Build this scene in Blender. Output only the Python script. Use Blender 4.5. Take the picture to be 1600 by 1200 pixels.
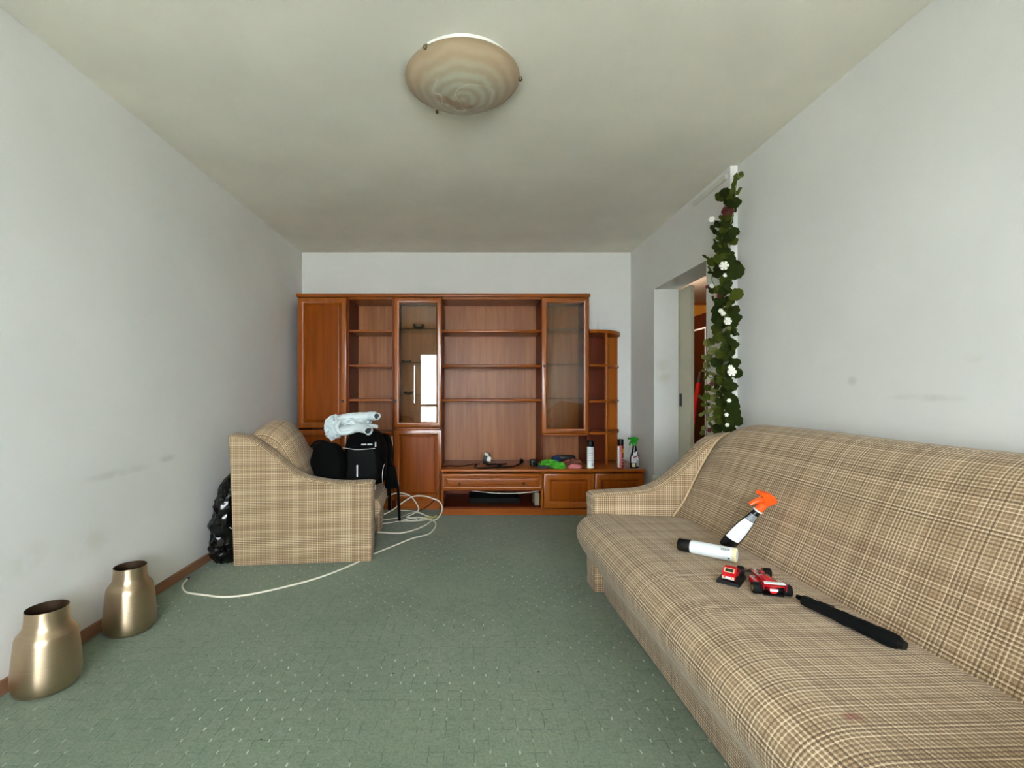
import bpy, bmesh, math, random
from mathutils import Vector, Matrix, noise

for o in list(bpy.data.objects):
    bpy.data.objects.remove(o)
SC = bpy.context.scene
COL = SC.collection
PI = math.pi

# ------------------------------------------------------------------ camera
F_PX, VX, VY, CAM_Z = 725.0, 737.0, 611.0, 1.1253
cam = bpy.data.cameras.new('camera')
cam.sensor_width = 36.0
cam.lens = 36.0 * F_PX / 1600.0
cam.shift_x = (800.0 - VX) / 1600.0
cam.shift_y = (VY - 600.0) / 1600.0
cam.clip_start = 0.02
co = bpy.data.objects.new('camera', cam)
co.location = (0, 0, CAM_Z)
co.rotation_euler = (PI / 2, 0, 0)
COL.objects.link(co)
SC.camera = co

# ------------------------------------------------------------------ sky, daylight, exposure
world = bpy.data.worlds.new('overcast_sky')
SC.world = world
world.use_nodes = True
bgn = world.node_tree.nodes['Background']
bgn.inputs[0].default_value = (0.93, 0.955, 1.0, 1)
bgn.inputs[1].default_value = 12.0
SC.view_settings.view_transform = 'Standard'
SC.view_settings.look = 'None'
SC.view_settings.gamma = 1.0
SC.view_settings.use_curve_mapping = False
SC.view_settings.exposure = 1.50
SC.cycles.use_denoising = True
SC.cycles.max_bounces = 14
SC.cycles.diffuse_bounces = 8
SC.cycles.transparent_max_bounces = 16
SC.cycles.sample_clamp_indirect = 8.0
WIN_Y = -1.6


def portal(name, x0, x1, z0, z1):
    l = bpy.data.lights.new(name, 'AREA')
    l.shape = 'RECTANGLE'
    l.size, l.size_y = x1 - x0, z1 - z0
    l.cycles.is_portal = True
    o = bpy.data.objects.new(name, l)
    o.location = ((x0 + x1) / 2, WIN_Y - 0.02, (z0 + z1) / 2)
    o.rotation_euler = (PI / 2, 0, PI)
    COL.objects.link(o)


portal('daylight_portal', -1.20, -0.34, 0.08, 2.0)
portal('daylight_portal', -0.34, 1.25, 0.82, 2.0)


# ------------------------------------------------------------------ photo pixel -> point in the room
def fx(px, Y): return (px - VX) / F_PX * Y
def fz(py, Y): return CAM_Z - (py - VY) / F_PX * Y
def onz(px, py, z=0.0):
    Y = (CAM_Z - z) * F_PX / (py - VY)
    return Vector(((px - VX) / F_PX * Y, Y, z))
def aty(px, py, Y): return Vector((fx(px, Y), Y, fz(py, Y)))


def lin(c):
    out = []
    for v in c[:3]:
        v = v / 255.0
        out.append(v / 12.92 if v <= 0.04045 else ((v + 0.055) / 1.055) ** 2.4)
    return (*out, 1.0)


# ------------------------------------------------------------------ node helpers
class NT:
    def __init__(s, name):
        s.m = bpy.data.materials.new(name)
        s.m.use_nodes = True
        s.t = s.m.node_tree
        s.b = s.t.nodes['Principled BSDF']
        s.out = s.t.nodes['Material Output']

    def n(s, typ, **kw):
        nd = s.t.nodes.new(typ)
        for k, v in kw.items():
            setattr(nd, k, v)
        return nd

    def l(s, a, b):
        s.t.links.new(a, b)

    def inp(s, sock, v):
        if hasattr(v, 'is_output') or isinstance(v, bpy.types.NodeSocket):
            s.l(v, sock)
        else:
            sock.default_value = v

    def math(s, op, a, b=0.0, c=0.0, clamp=False):
        nd = s.n('ShaderNodeMath', operation=op, use_clamp=clamp)
        s.inp(nd.inputs[0], a); s.inp(nd.inputs[1], b); s.inp(nd.inputs[2], c)
        return nd.outputs[0]

    def mix(s, f, a, b, blend='MIX'):
        nd = s.n('ShaderNodeMix', data_type='RGBA', blend_type=blend)
        s.inp(nd.inputs[0], f); s.inp(nd.inputs[6], a); s.inp(nd.inputs[7], b)
        return nd.outputs[2]

    def rng(s, v, a, b, c=0.0, d=1.0, smooth=True):
        nd = s.n('ShaderNodeMapRange', interpolation_type='SMOOTHSTEP' if smooth else 'LINEAR')
        s.inp(nd.inputs[0], v)
        for i, x in enumerate((a, b, c, d)):
            s.inp(nd.inputs[i + 1], x)
        return nd.outputs[0]

    def noise(s, vec, scale, detail=3.0, rough=0.5, dist=0.0):
        nd = s.n('ShaderNodeTexNoise')
        if vec is not None: s.l(vec, nd.inputs['Vector'])
        nd.inputs['Scale'].default_value = scale
        nd.inputs['Detail'].default_value = detail
        nd.inputs['Roughness'].default_value = rough
        nd.inputs['Distortion'].default_value = dist
        return nd.outputs[0]

    def coord(s, which='Object'):
        return s.n('ShaderNodeTexCoord').outputs[which]

    def pos(s):
        return s.n('ShaderNodeNewGeometry').outputs['Position']

    def mapping(s, vec, scale=(1, 1, 1), loc=(0, 0, 0), rot=(0, 0, 0)):
        nd = s.n('ShaderNodeMapping')
        s.l(vec, nd.inputs[0])
        nd.inputs[1].default_value = loc; nd.inputs[2].default_value = rot; nd.inputs[3].default_value = scale
        return nd.outputs[0]

    def sep(s, vec):
        nd = s.n('ShaderNodeSeparateXYZ')
        s.l(vec, nd.inputs[0])
        return nd.outputs

    def bump(s, h, strength, dist=0.01):
        nd = s.n('ShaderNodeBump')
        nd.inputs['Strength'].default_value = strength
        nd.inputs['Distance'].default_value = dist
        s.l(h, nd.inputs['Height'])
        s.l(nd.outputs[0], s.b.inputs['Normal'])

    def color(s, c):
        s.inp(s.b.inputs['Base Color'], c)

    def set(s, rough=None, metal=None, spec=None, coat=None, sheen=None):
        for k, v in (('Roughness', rough), ('Metallic', metal), ('Specular IOR Level', spec), ('Coat Weight', coat), ('Sheen Weight', sheen)):
            if v is not None:
                s.inp(s.b.inputs[k], v)


def plain(name, c, rough=0.5, metal=0.0, spec=0.5, var=0.06, scale=30, coat=0.0, bump=0.0):
    s = NT(name)
    a = lin(c)
    nz = s.noise(s.coord(), scale)
    lo = tuple(max(0, x * (1 - var)) for x in a[:3]) + (1,)
    hi = tuple(min(1, x * (1 + var)) for x in a[:3]) + (1,)
    s.color(s.mix(nz, lo, hi))
    s.set(rough=rough, metal=metal, spec=spec, coat=coat)
    if bump: s.bump(nz, bump, 0.004)
    return s.m


def stain(s, p, centre, size, strength):
    """soft mask (0..strength) of a stain at a point of the room"""
    m = s.mapping(p, scale=tuple(1.0 / v for v in size), loc=tuple(-c / v for c, v in zip(centre, size)))
    nd = s.n('ShaderNodeVectorMath', operation='LENGTH')
    s.l(m, nd.inputs[0])
    r = s.rng(nd.outputs['Value'], 0.15, 1.0, strength, 0.0)
    return s.math('MULTIPLY', r, s.rng(s.noise(p, 9.0), 0.3, 0.65))


def paint(name, c, stains=(), mott=0.05, bumpy=0.12):
    s = NT(name)
    p = s.pos()
    a = lin(c)
    nz = s.noise(p, 1.6, 4.0, 0.55)
    col = s.mix(s.rng(nz, 0.3, 0.7), tuple(x * (1 - mott) for x in a[:3]) + (1,), a)
    for (ce, sz, st, sc) in stains:
        col = s.mix(stain(s, p, ce, sz, st), col, lin(sc))
    s.color(col)
    s.set(rough=0.85, spec=0.25)
    s.bump(s.noise(p, 120.0, 4.0, 0.6), bumpy, 0.003)
    return s.m


def wood(name, dark, light, grain='Z', rough=0.3, coat=0.25, contrast=1.0, spec=0.16):
    s = NT(name)
    p = s.pos()
    sc = {'Z': (28, 28, 1.6), 'X': (1.6, 28, 28), 'Y': (28, 1.6, 28)}[grain]
    v = s.mapping(p, scale=sc)
    n1 = s.noise(v, 1.0, 5.0, 0.6, 0.4)
    n2 = s.noise(s.mapping(p, scale=tuple(x * 0.12 for x in sc)), 1.0, 2.0, 0.5, 0.6)
    f = s.math('ADD', s.math('MULTIPLY', n1, 0.6), s.math('MULTIPLY', n2, 0.4))
    s.color(s.mix(s.rng(f, 0.5 - 0.2 / contrast, 0.5 + 0.2 / contrast), lin(dark), lin(light)))
    s.set(rough=rough, spec=spec, coat=coat * 0.25)
    s.b.inputs['Coat Roughness'].default_value = 0.22
    s.bump(n1, 0.03, 0.002)
    return s.m


def fabric(name, spot=None):
    """woven plaid of tan, dark brown and cream threads, laid out on the UV map in metres"""
    s = NT(name)
    uv = s.sep(s.coord('UV'))
    P_ = 0.0108

    def lines(c, seed):
        k = s.math('MULTIPLY', c, 1.0 / P_)
        fl = s.math('FLOOR', k)
        fr = s.math('FRACT', k)
        wn = s.n('ShaderNodeTexWhiteNoise', noise_dimensions='1D')
        s.l(s.math('ADD', fl, seed), wn.inputs['W'])
        r = wn.outputs['Value']
        wg = s.n('ShaderNodeTexWhiteNoise', noise_dimensions='1D')
        s.l(s.math('ADD', s.math('FLOOR', s.math('MULTIPLY', k, 0.29)), seed * 1.7), wg.inputs['W'])
        grp = s.math('ADD', 0.55, s.math('MULTIPLY', wg.outputs['Value'], 0.80))
        d1 = s.math('ABSOLUTE', s.math('SUBTRACT', fr, 0.27))
        dk = s.math('MULTIPLY', s.rng(d1, 0.13, 0.21, 1.0, 0.0), s.math('ADD', s.math('MULTIPLY', r, 0.80), 0.28))
        dk = s.math('MULTIPLY', dk, grp, clamp=True)
        d2 = s.math('ABSOLUTE', s.math('SUBTRACT', fr, 0.72))
        lt = s.math('MULTIPLY', s.rng(d2, 0.09, 0.17, 1.0, 0.0), s.math('SUBTRACT', 1.0, s.math('MULTIPLY', s.math('FRACT', s.math('MULTIPLY', r, 7.31)), 0.9)))
        return dk, lt
    du, lu = lines(uv[0], 3.0)
    dv, lv = lines(uv[1], 71.0)
    ck = s.n('ShaderNodeTexChecker')
    ck.inputs['Scale'].default_value = 1.0
    s.l(s.mapping(s.coord('UV'), scale=(360, 360, 1)), ck.inputs['Vector'])
    w = ck.outputs['Fac']
    iw = s.math('SUBTRACT', 1.0, w)
    # threads dive under each other: the weave shows one set on half of the crossings
    du2 = s.math('MULTIPLY', du, s.math('ADD', 0.55, s.math('MULTIPLY', w, 0.45)))
    dv2 = s.math('MULTIPLY', dv, s.math('ADD', 0.55, s.math('MULTIPLY', iw, 0.45)))
    D = s.math('MAXIMUM', du2, dv2)
    L = s.math('MAXIMUM', lu, lv)
    nz = s.noise(s.coord('UV'), 7.0, 3.0)
    base = s.mix(nz, lin((152, 124, 94)), lin((168, 140, 108)))
    col = s.mix(s.math('MULTIPLY', L, 0.90), base, lin((236, 216, 182)))
    col = s.mix(s.math('MULTIPLY', D, 0.82), col, lin((62, 40, 24)))
    col = s.mix(s.math('MULTIPLY', w, 0.12), col, lin((120, 92, 60)))
    if spot:
        col = s.mix(stain(s, s.pos(), spot, (0.03, 0.02, 0.08), 1.0), col, lin((120, 25, 20)))
    s.color(col)
    s.set(rough=0.9, spec=0.15, sheen=0.15)
    h = s.math('ADD', s.math('MULTIPLY', w, 0.5), s.noise(s.coord('UV'), 420.0, 2.0))
    s.bump(h, 0.35, 0.0015)
    return s.m


def carpet(name):
    s = NT(name)
    p = s.pos()
    xyz = s.sep(p)
    C1, C2 = 0.0472, 0.0490
    wob = s.math('MULTIPLY', s.math('SUBTRACT', s.noise(p, 30.0, 2.0), 0.5), 0.22)
    wob2 = s.math('MULTIPLY', s.math('SUBTRACT', s.noise(s.mapping(p, loc=(3, 5, 0)), 30.0, 2.0), 0.5), 0.22)
    a = s.math('ADD', s.math('MULTIPLY', s.math('SUBTRACT', xyz[0], 0.0094), 1 / C1), wob)
    b = s.math('ADD', s.math('MULTIPLY', s.math('SUBTRACT', xyz[1], 1.397), 1 / C2), wob2)
    ia, ib = s.math('FLOOR', a), s.math('FLOOR', b)
    fa, fb = s.math('FRACT', a), s.math('FRACT', b)
    cmb = s.n('ShaderNodeCombineXYZ')
    s.l(ia, cmb.inputs[0]); s.l(ib, cmb.inputs[1])
    wn = s.n('ShaderNodeTexWhiteNoise', noise_dimensions='2D')
    s.l(cmb.outputs[0], wn.inputs['Vector'])
    # nearest lattice line
    ra, rb = s.math('ROUND', a), s.math('ROUND', b)
    da = s.math('ABSOLUTE', s.math('SUBTRACT', a, ra))
    db = s.math('ABSOLUTE', s.math('SUBTRACT', b, rb))
    par = s.math('MODULO', s.math('ABSOLUTE', s.math('ADD', ra, rb)), 2.0)
    even = s.math('LESS_THAN', par, 0.5)
    big = s.noise(p, 0.9, 3.0, 0.6)
    fine = s.noise(p, 260.0, 3.0, 0.7)
    mid = s.noise(p, 34.0, 3.0, 0.6)
    speck = s.math('MULTIPLY', s.rng(da, 0.03, 0.075, 1.0, 0.0), s.rng(db, 0.09, 0.20, 1.0, 0.0))
    speck = s.math('MULTIPLY', s.math('MULTIPLY', speck, even), s.rng(s.noise(p, 2.1, 2.0), 0.40, 0.62, 0.04, 1.0))
    line = s.math('MAXIMUM', s.rng(da, 0.02, 0.07, 1.0, 0.0), s.rng(db, 0.02, 0.08, 1.0, 0.0))
    line = s.math('MULTIPLY', line, s.rng(s.noise(p, 17.0, 3.0), 0.40, 0.62))
    grain = s.noise(p, 95.0, 4.0, 0.75)
    g = lin((134, 146, 122))
    d = lin((112, 128, 104))
    col = s.mix(s.rng(big, 0.3, 0.7), d, g)
    col = s.mix(s.math('MULTIPLY', wn.outputs['Value'], 0.35), col, lin((142, 148, 128)))
    col = s.mix(s.rng(grain, 0.40, 0.66, 0.0, 0.42), col, lin((72, 90, 70)))
    col = s.mix(s.rng(mid, 0.45, 0.75, 0.0, 0.25), col, lin((66, 90, 68)))
    col = s.mix(s.math('MULTIPLY', fine, 0.38), col, lin((70, 92, 70)))
    col = s.mix(s.math('MULTIPLY', line, 0.42), col, lin((66, 88, 66)))
    col = s.mix(s.math('MULTIPLY', speck, 0.55), col, lin((222, 226, 208)))
    # crumbs and lint
    for sc, off, cc, th in ((5.0, 0.0, (30, 30, 22), 0.016), (3.1, 4.7, (208, 214, 200), 0.014)):
        vo = s.n('ShaderNodeTexVoronoi')
        vo.inputs['Scale'].default_value = sc
        s.l(s.mapping(p, loc=(off, off, 0)), vo.inputs['Vector'])
        col = s.mix(s.rng(vo.outputs['Distance'], th * 1.0, th * 1.9, 0.85, 0.0), col, lin(cc))
    s.color(col)
    s.set(rough=0.95, spec=0.12, sheen=0.2)
    h = s.math('SUBTRACT', s.math('ADD', fine, s.math('MULTIPLY', wn.outputs['Value'], 0.4)), s.math('MULTIPLY', line, 0.6))
    s.bump(h, 0.45, 0.004)
    return s.m


def glass(name, tint=(225, 228, 222), ior=1.5, rough=0.0, gain=1.7):
    s = NT(name)
    tr = s.n('ShaderNodeBsdfTransparent'); tr.inputs[0].default_value = lin(tint)
    gl = s.n('ShaderNodeBsdfGlossy'); gl.inputs['Roughness'].default_value = rough
    fr = s.n('ShaderNodeFresnel'); fr.inputs[0].default_value = ior
    mx = s.n('ShaderNodeMixShader')
    s.l(s.math('MULTIPLY', fr.outputs[0], gain, clamp=True), mx.inputs[0])
    s.l(tr.outputs[0], mx.inputs[1]); s.l(gl.outputs[0], mx.inputs[2])
    s.l(mx.outputs[0], s.out.inputs[0])
    return s.m


def alabaster(name):
    s = NT(name)
    p = s.coord()
    warp = s.noise(s.mapping(p, scale=(5, 5, 2)), 1.0, 3.0, 0.55)
    xyz = s.sep(p)
    r = s.math('SQRT', s.math('ADD', s.math('MULTIPLY', xyz[0], xyz[0]), s.math('MULTIPLY', xyz[1], xyz[1])))
    an = s.math('ARCTAN2', xyz[1], xyz[0])
    sw = s.math('ADD', s.math('MULTIPLY', r, 150.0), s.math('ADD', 1.0, s.math('MULTIPLY', warp, 11.0)))
    w = s.math('ADD', s.math('MULTIPLY', s.math('SINE', sw), 0.5), 0.5)
    edge = s.rng(r, 0.10, 0.235)
    c0 = s.mix(edge, lin((176, 174, 156)), lin((180, 160, 132)))
    c1 = s.mix(edge, lin((160, 152, 130)), lin((170, 148, 120)))
    col = s.mix(s.rng(w, 0.0, 1.0, 0.15, 0.85), c1, c0)
    vn = s.noise(s.mapping(p, scale=(3.6, 3.6, 1), loc=(.37, .1, 0)), 1.0, 0.8, 0.4, 1.6)
    thin = s.rng(s.math('ABSOLUTE', s.math('SUBTRACT', vn, 0.5)), 0.0, 0.010, 1.0, 0.0)
    col = s.mix(s.math('MULTIPLY', thin, s.rng(r, 0.17, 0.10, 0.0, 0.7)), col, lin((214, 206, 184)))
    brown = s.math('MULTIPLY', s.rng(s.noise(s.mapping(p, loc=(0.3, 0.1, 0), scale=(9, 9, 9)), 1.0, 3.0), 0.52, 0.70), s.rng(r, 0.18, 0.05, 0.0, 0.6))
    col = s.mix(brown, col, lin((128, 92, 62)))
    s.color(col)
    s.set(rough=0.25, spec=0.5)
    s.b.inputs['Subsurface Weight'].default_value = 0.0
    return s.m


M = dict(
    wall=paint('wall_paint', (223, 223, 220), stains=[
        ((-1.745, 2.12, 0.43), (0.3, 0.20, 0.10), 0.22, (176, 160, 126)),
        ((-1.745, 1.84, 0.46), (0.3, 0.16, 0.09), 0.18, (176, 164, 134)),
        ((-1.745, 2.66, 0.74), (0.3, 0.10, 0.03), 0.25, (140, 136, 128)),
        ((-1.745, 2.30, 0.72), (0.3, 0.30, 0.03), 0.25, (150, 146, 138)),
        ((1.72, 4.159, 1.30), (0.11, 0.3, 0.16), 0.35, (176, 158, 118)),
        ((1.681, 2.05, 1.17), (0.3, 0.04, 0.03), 0.25, (150, 146, 134)),
        ((1.681, 1.55, 1.24), (0.3, 0.05, 0.03), 0.25, (170, 162, 138)),
        ((1.681, 1.72, 1.10), (0.3, 0.2, 0.02), 0.3, (160, 158, 150))]),
    ceil=paint('ceiling_paint', (230, 227, 214), mott=0.09),
    carpet=carpet('green_carpet'),
    skirt=wood('skirting_wood', (128, 90, 66), (150, 112, 86), 'Y', rough=0.5, coat=0.0),
    white=plain('white_plastic', (226, 226, 220), 0.4, var=0.02),
    upvc=plain('white_frame_plastic', (232, 234, 234), 0.35, var=0.01),
    woodz=wood('cherry_vertical', (136, 66, 8), (164, 88, 22), 'Z'),
    frame=wood('cherry_lacquered_frame', (136, 66, 10), (162, 86, 24), 'Z', rough=0.22, coat=1.0, spec=0.5),
    woodx=wood('cherry_horizontal', (134, 64, 8), (162, 86, 24), 'X', rough=0.28, spec=0.36),
    woodshade=wood('cherry_shaded', (88, 32, 5), (112, 44, 9), 'Z', rough=0.4),  # darker cherry, shade of sides and recesses put into the colour
    panel=wood('cherry_panel', (122, 54, 0), (146, 70, 3), 'Z', rough=0.35),
    back=wood('cherry_back_board', (142, 84, 46), (166, 106, 62), 'Z', rough=0.40, coat=0.1, contrast=1.6, spec=0.3),
    knob=plain('dark_knob', (48, 22, 14), 0.35),
    glass=glass('cabinet_glass', (244, 240, 228), 1.5, gain=1.5),
    shelfglass=glass('shelf_glass', (226, 234, 224), 1.5),
    pane=glass('window_glass', (245, 248, 248), 1.45, gain=1.0),
    fabric=fabric('plaid_weave'),
    seatfab=fabric('plaid_weave_seat', spot=(0.793, 0.965, 0.45)),
    piping=plain('tan_piping', (196, 170, 132), 0.85, var=0.25, scale=120),
    pipearm=plain('brown_piping', (160, 134, 102), 0.9, var=0.4, scale=160),
    black=plain('black_plastic', (4, 4, 5), 0.4, spec=0.3, var=0.2),
    rubber=plain('black_rubber', (6, 6, 6), 0.75, spec=0.25, var=0.2),
    nylon=plain('black_nylon', (2, 2, 2), 0.9, spec=0.12, var=0.35, scale=60, bump=0.3),
    nylon2=plain('charcoal_nylon', (4, 6, 6), 0.75, spec=0.18, var=0.3, scale=60, bump=0.3),
    binbag=plain('black_bag_film', (3, 3, 4), 0.2, var=0.2, spec=0.6),
    silver=plain('silver_trim', (190, 190, 186), 0.35, metal=0.3, var=0.03),
    reflect=plain('reflective_strip', (235, 235, 232), 0.4, var=0.02),
    jacket=plain('pale_blue_cloth', (204, 214, 217), 0.85, var=0.08, scale=14, bump=0.2),
    lining=plain('dark_grey_lining', (52, 54, 56), 0.9, var=0.2),
    cable=plain('white_cable', (226, 224, 206), 0.5, var=0.04),
    cabley=plain('yellow_cable_tie', (190, 182, 96), 0.5, var=0.06),
    cabled=plain('dark_brown_cable', (56, 22, 14), 0.5, var=0.1),
    green=plain('green_cloth', (72, 160, 36), 0.9, var=0.35, scale=60, bump=0.3),
    blue=plain('navy_cloth', (22, 44, 86), 0.9, var=0.3, scale=60, bump=0.3),
    grey=plain('dark_grey_cloth', (62, 60, 66), 0.9, var=0.15, scale=60, bump=0.3),
    rust=plain('rust_brown_cloth', (128, 72, 56), 0.9, var=0.35, scale=40, bump=0.3),
    pink=plain('pink_cloth', (206, 122, 126), 0.9, var=0.12, scale=60, bump=0.3),
    can=plain('white_can', (224, 230, 232), 0.35, var=0.02),
    cream=plain('cream_rim', (226, 218, 178), 0.4, var=0.03),
    redcan=plain('red_can', (140, 32, 22), 0.3, var=0.15, scale=20),
    print=plain('grey_print', (120, 126, 130), 0.5, var=0.05),
    ink=plain('black_print', (30, 30, 34), 0.5, var=0.05),
    gold=plain('yellow_print', (206, 158, 50), 0.4),
    trig=plain('green_trigger', (40, 160, 40), 0.35, var=0.05),
    orange=plain('orange_trigger', (246, 92, 26), 0.35, var=0.06),
    bottle=plain('dark_bottle', (9, 11, 15), 0.25, var=0.1),
    bottleg=plain('grey_shoulder', (120, 126, 132), 0.3, var=0.06),
    label=plain('white_label', (226, 228, 232), 0.45, var=0.03),
    labelred=plain('red_label_print', (150, 30, 40), 0.45),
    labelsil=plain('silver_label', (168, 172, 178), 0.35, metal=0.2),
    red=plain('toy_red', (206, 18, 34), 0.25, var=0.05, coat=0.5),
    redd=plain('toy_dark_red', (150, 20, 34), 0.3, var=0.05),
    window=plain('toy_window', (22, 16, 16), 0.15),
    cream2=plain('toy_trim', (206, 178, 140), 0.4),
    hub=plain('toy_hub', (150, 136, 84), 0.35, metal=0.5),
    hallwall=paint('hall_orange_paint', (236, 172, 70)),
    hallceil=paint('hall_ceiling_paint', (190, 172, 152)),
    hallwood=wood('dark_red_wood', (34, 4, 5), (52, 8, 8), 'Z', rough=0.35),
    hallstrip=plain('dark_orange_strip', (150, 92, 40), 0.6),
    sliding=plain('cream_door_paint', (206, 202, 180), 0.5, var=0.03),
    redpole=plain('red_pole_plastic', (214, 14, 10), 0.35),
    stem=plain('vine_stem', (96, 104, 62), 0.7),
    leafa=plain('dark_green_leaf', (34, 44, 8), 0.85, spec=0.12, var=0.35, scale=25),
    leafb=plain('mid_green_leaf', (62, 72, 20), 0.85, spec=0.12, var=0.3, scale=25),
    leafc=plain('pale_green_leaf', (100, 102, 54), 0.85, spec=0.12, var=0.25, scale=25),
    leafr=plain('dark_red_petal', (84, 10, 16), 0.75, var=0.2),
    petal=plain('white_petal', (236, 236, 226), 0.6, var=0.03),
    yolk=plain('flower_centre', (206, 196, 130), 0.7),
    alab=alabaster('alabaster_glass'),
    steel=plain('brown_steel', (120, 104, 80), 0.3, metal=0.8),
    ground=paint('bounce_ground_paint', (228, 226, 218)),
    clear=glass('clear_glass', (244, 246, 242), 1.5, 0.05, gain=2.6),
)


def brass():
    s = NT('brushed_champagne_metal')
    p = s.coord()
    st = s.noise(s.mapping(p, scale=(1, 1, 60)), 6.0, 4.0, 0.6)
    ham = s.noise(p, 70.0, 2.0)
    s.color(s.mix(st, lin((184, 162, 134)), lin((202, 180, 152))))
    s.set(rough=0.34, metal=1.0)
    s.b.inputs['Anisotropic'].default_value = 0.7
    s.b.inputs['Anisotropic Rotation'].default_value = 0.25
    s.bump(s.math('ADD', st, s.math('MULTIPLY', ham, 0.8)), 0.10, 0.002)
    return s.m


M['brass'] = brass()
M['brassin'] = plain('vase_inside', (66, 48, 32), 0.5, metal=0.5)


# ------------------------------------------------------------------ geometry helpers
class Geo:
    def __init__(s):
        s.bm = bmesh.new()
        s.uv = s.bm.loops.layers.uv.new('UVMap')
        s.fl = s.bm.faces.layers.int.new('own_uv')

    def box(s, x0, x1, y0, y1, z0, z1, b=0.0, seg=1, mat4=None):
        r = bmesh.ops.create_cube(s.bm, size=1.0)
        vs = r['verts']
        for v in vs:
            v.co = Vector((x0 + (v.co.x + .5) * (x1 - x0), y0 + (v.co.y + .5) * (y1 - y0), z0 + (v.co.z + .5) * (z1 - z0)))
        if b > 0:
            es = list({e for v in vs for e in v.link_edges})
            r2 = bmesh.ops.bevel(s.bm, geom=es, offset=b, segments=seg, affect='EDGES', profile=0.5)
            vs = [v for v in vs if v.is_valid] + [v for v in r2['verts'] if v.is_valid]
        if mat4 is not None:
            for v in set(vs):
                v.co = mat4 @ v.co
        return s

    def ring(s, x0, x1, z0, z1, prof):
        """mitred frame in the XZ plane facing -Y; prof = [(inset, y)]"""
        rows = [[s.bm.verts.new((x, y, z)) for (x, z) in ((x0 + d, z0 + d), (x1 - d, z0 + d), (x1 - d, z1 - d), (x0 + d, z1 - d))] for (d, y) in prof]
        for a, b in zip(rows, rows[1:]):
            for i in range(4):
                j = (i + 1) % 4
                s.bm.faces.new((a[i], a[j], b[j], b[i]))
        return s

    def lathe(s, prof, seg=32, mat4=None, cap0=False, cap1=False):
        mat4 = mat4 or Matrix()
        rows = []
        for (r, z) in prof:
            rows.append([s.bm.verts.new(mat4 @ Vector((r * math.cos(2 * PI * i / seg), r * math.sin(2 * PI * i / seg), z))) for i in range(seg)])
        for a, b in zip(rows, rows[1:]):
            for i in range(seg):
                j = (i + 1) % seg
                s.bm.faces.new((a[i], a[j], b[j], b[i]))
        if cap0: s.bm.faces.new(rows[0][::-1])
        if cap1: s.bm.faces.new(rows[-1])
        return s

    def grid(s, rows, closev=False, uvs=None):
        vr = [[s.bm.verts.new(p) for p in r] for r in rows]
        n = len(rows[0])
        for i in range(len(rows) - 1):
            for j in range(n if closev else n - 1):
                k = (j + 1) % n
                try:
                    f = s.bm.faces.new((vr[i][j], vr[i][k], vr[i + 1][k], vr[i + 1][j]))
                except ValueError:
                    continue
                if uvs:
                    f[s.fl] = 1
                    for lp, (a, b) in zip(f.loops, ((i, j), (i, k), (i + 1, k), (i + 1, j))):
                        lp[s.uv].uv = uvs(a, b)
        return vr

    def tube(s, path, r, seg=8, caps=True):
        path = [Vector(p) for p in path]
        n = len(path)
        rs = r if isinstance(r, (list, tuple)) else [r] * n
        up = None
        rows = []
        acc = 0.0
        for i, p in enumerate(path):
            t = (path[min(i + 1, n - 1)] - path[max(i - 1, 0)])
            t = t.normalized() if t.length > 1e-9 else Vector((0, 0, 1))
            if up is None:
                up = Vector((0, 0, 1)) if abs(t.z) < 0.9 else Vector((1, 0, 0))
            up = (up - t * up.dot(t))
            up = up.normalized() if up.length > 1e-6 else t.orthogonal().normalized()
            sd = t.cross(up)
            rows.append([p + (up * math.cos(2 * PI * k / seg) + sd * math.sin(2 * PI * k / seg)) * rs[i] for k in range(seg)])
        vr = s.grid(rows, closev=True)
        if caps:
            s.bm.faces.new(vr[0]); s.bm.faces.new(vr[-1][::-1])
        return s

    def prism(s, poly, a0, a1, axis='Y', bevel=0.0, seg=3):
        def P(u, v, w):
            return {'Y': (u, w, v), 'Z': (u, v, w), 'X': (w, u, v)}[axis]
        A = [s.bm.verts.new(P(u, v, a0)) for (u, v) in poly]
        B = [s.bm.verts.new(P(u, v, a1)) for (u, v) in poly]
        fa = s.bm.faces.new(A); fb = s.bm.faces.new(B[::-1])
        n = len(poly)
        for i in range(n):
            j = (i + 1) % n
            s.bm.faces.new((A[j], A[i], B[i], B[j]))
        if bevel:
            es = list(set(fa.edges) | set(fb.edges))
            bmesh.ops.bevel(s.bm, geom=es, offset=bevel, segments=seg, affect='EDGES', profile=0.5)
        return s

    def blob(s, centre, size, seed=0, freq=3.0, amp=0.25, sub=4, flat=0.0, ridged=False):
        r = bmesh.ops.create_icosphere(s.bm, subdivisions=sub, radius=1.0)
        off = Vector((seed * 7.3, seed * 3.1, seed * 5.7))
        c = Vector(centre)
        for v in r['verts']:
            d = v.co.normalized()
            n = noise.noise(d * freq + off) + 0.5 * noise.noise(d * freq * 2.3 + off)
            if ridged:
                n = 0.5 - abs(n) * 1.6 + 0.3 * noise.noise(d * freq * 4 + off)
            k = 1.0 + amp * n
            q = Vector((d.x * size[0], d.y * size[1], d.z * size[2])) * k
            if q.z < -size[2] * (1 - flat):
                q.z = -size[2] * (1 - flat)
            v.co = c + q
        return s

    def xform(s, m):
        bmesh.ops.transform(s.bm, matrix=m, verts=s.bm.verts)
        return s


MAT4 = {}


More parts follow.
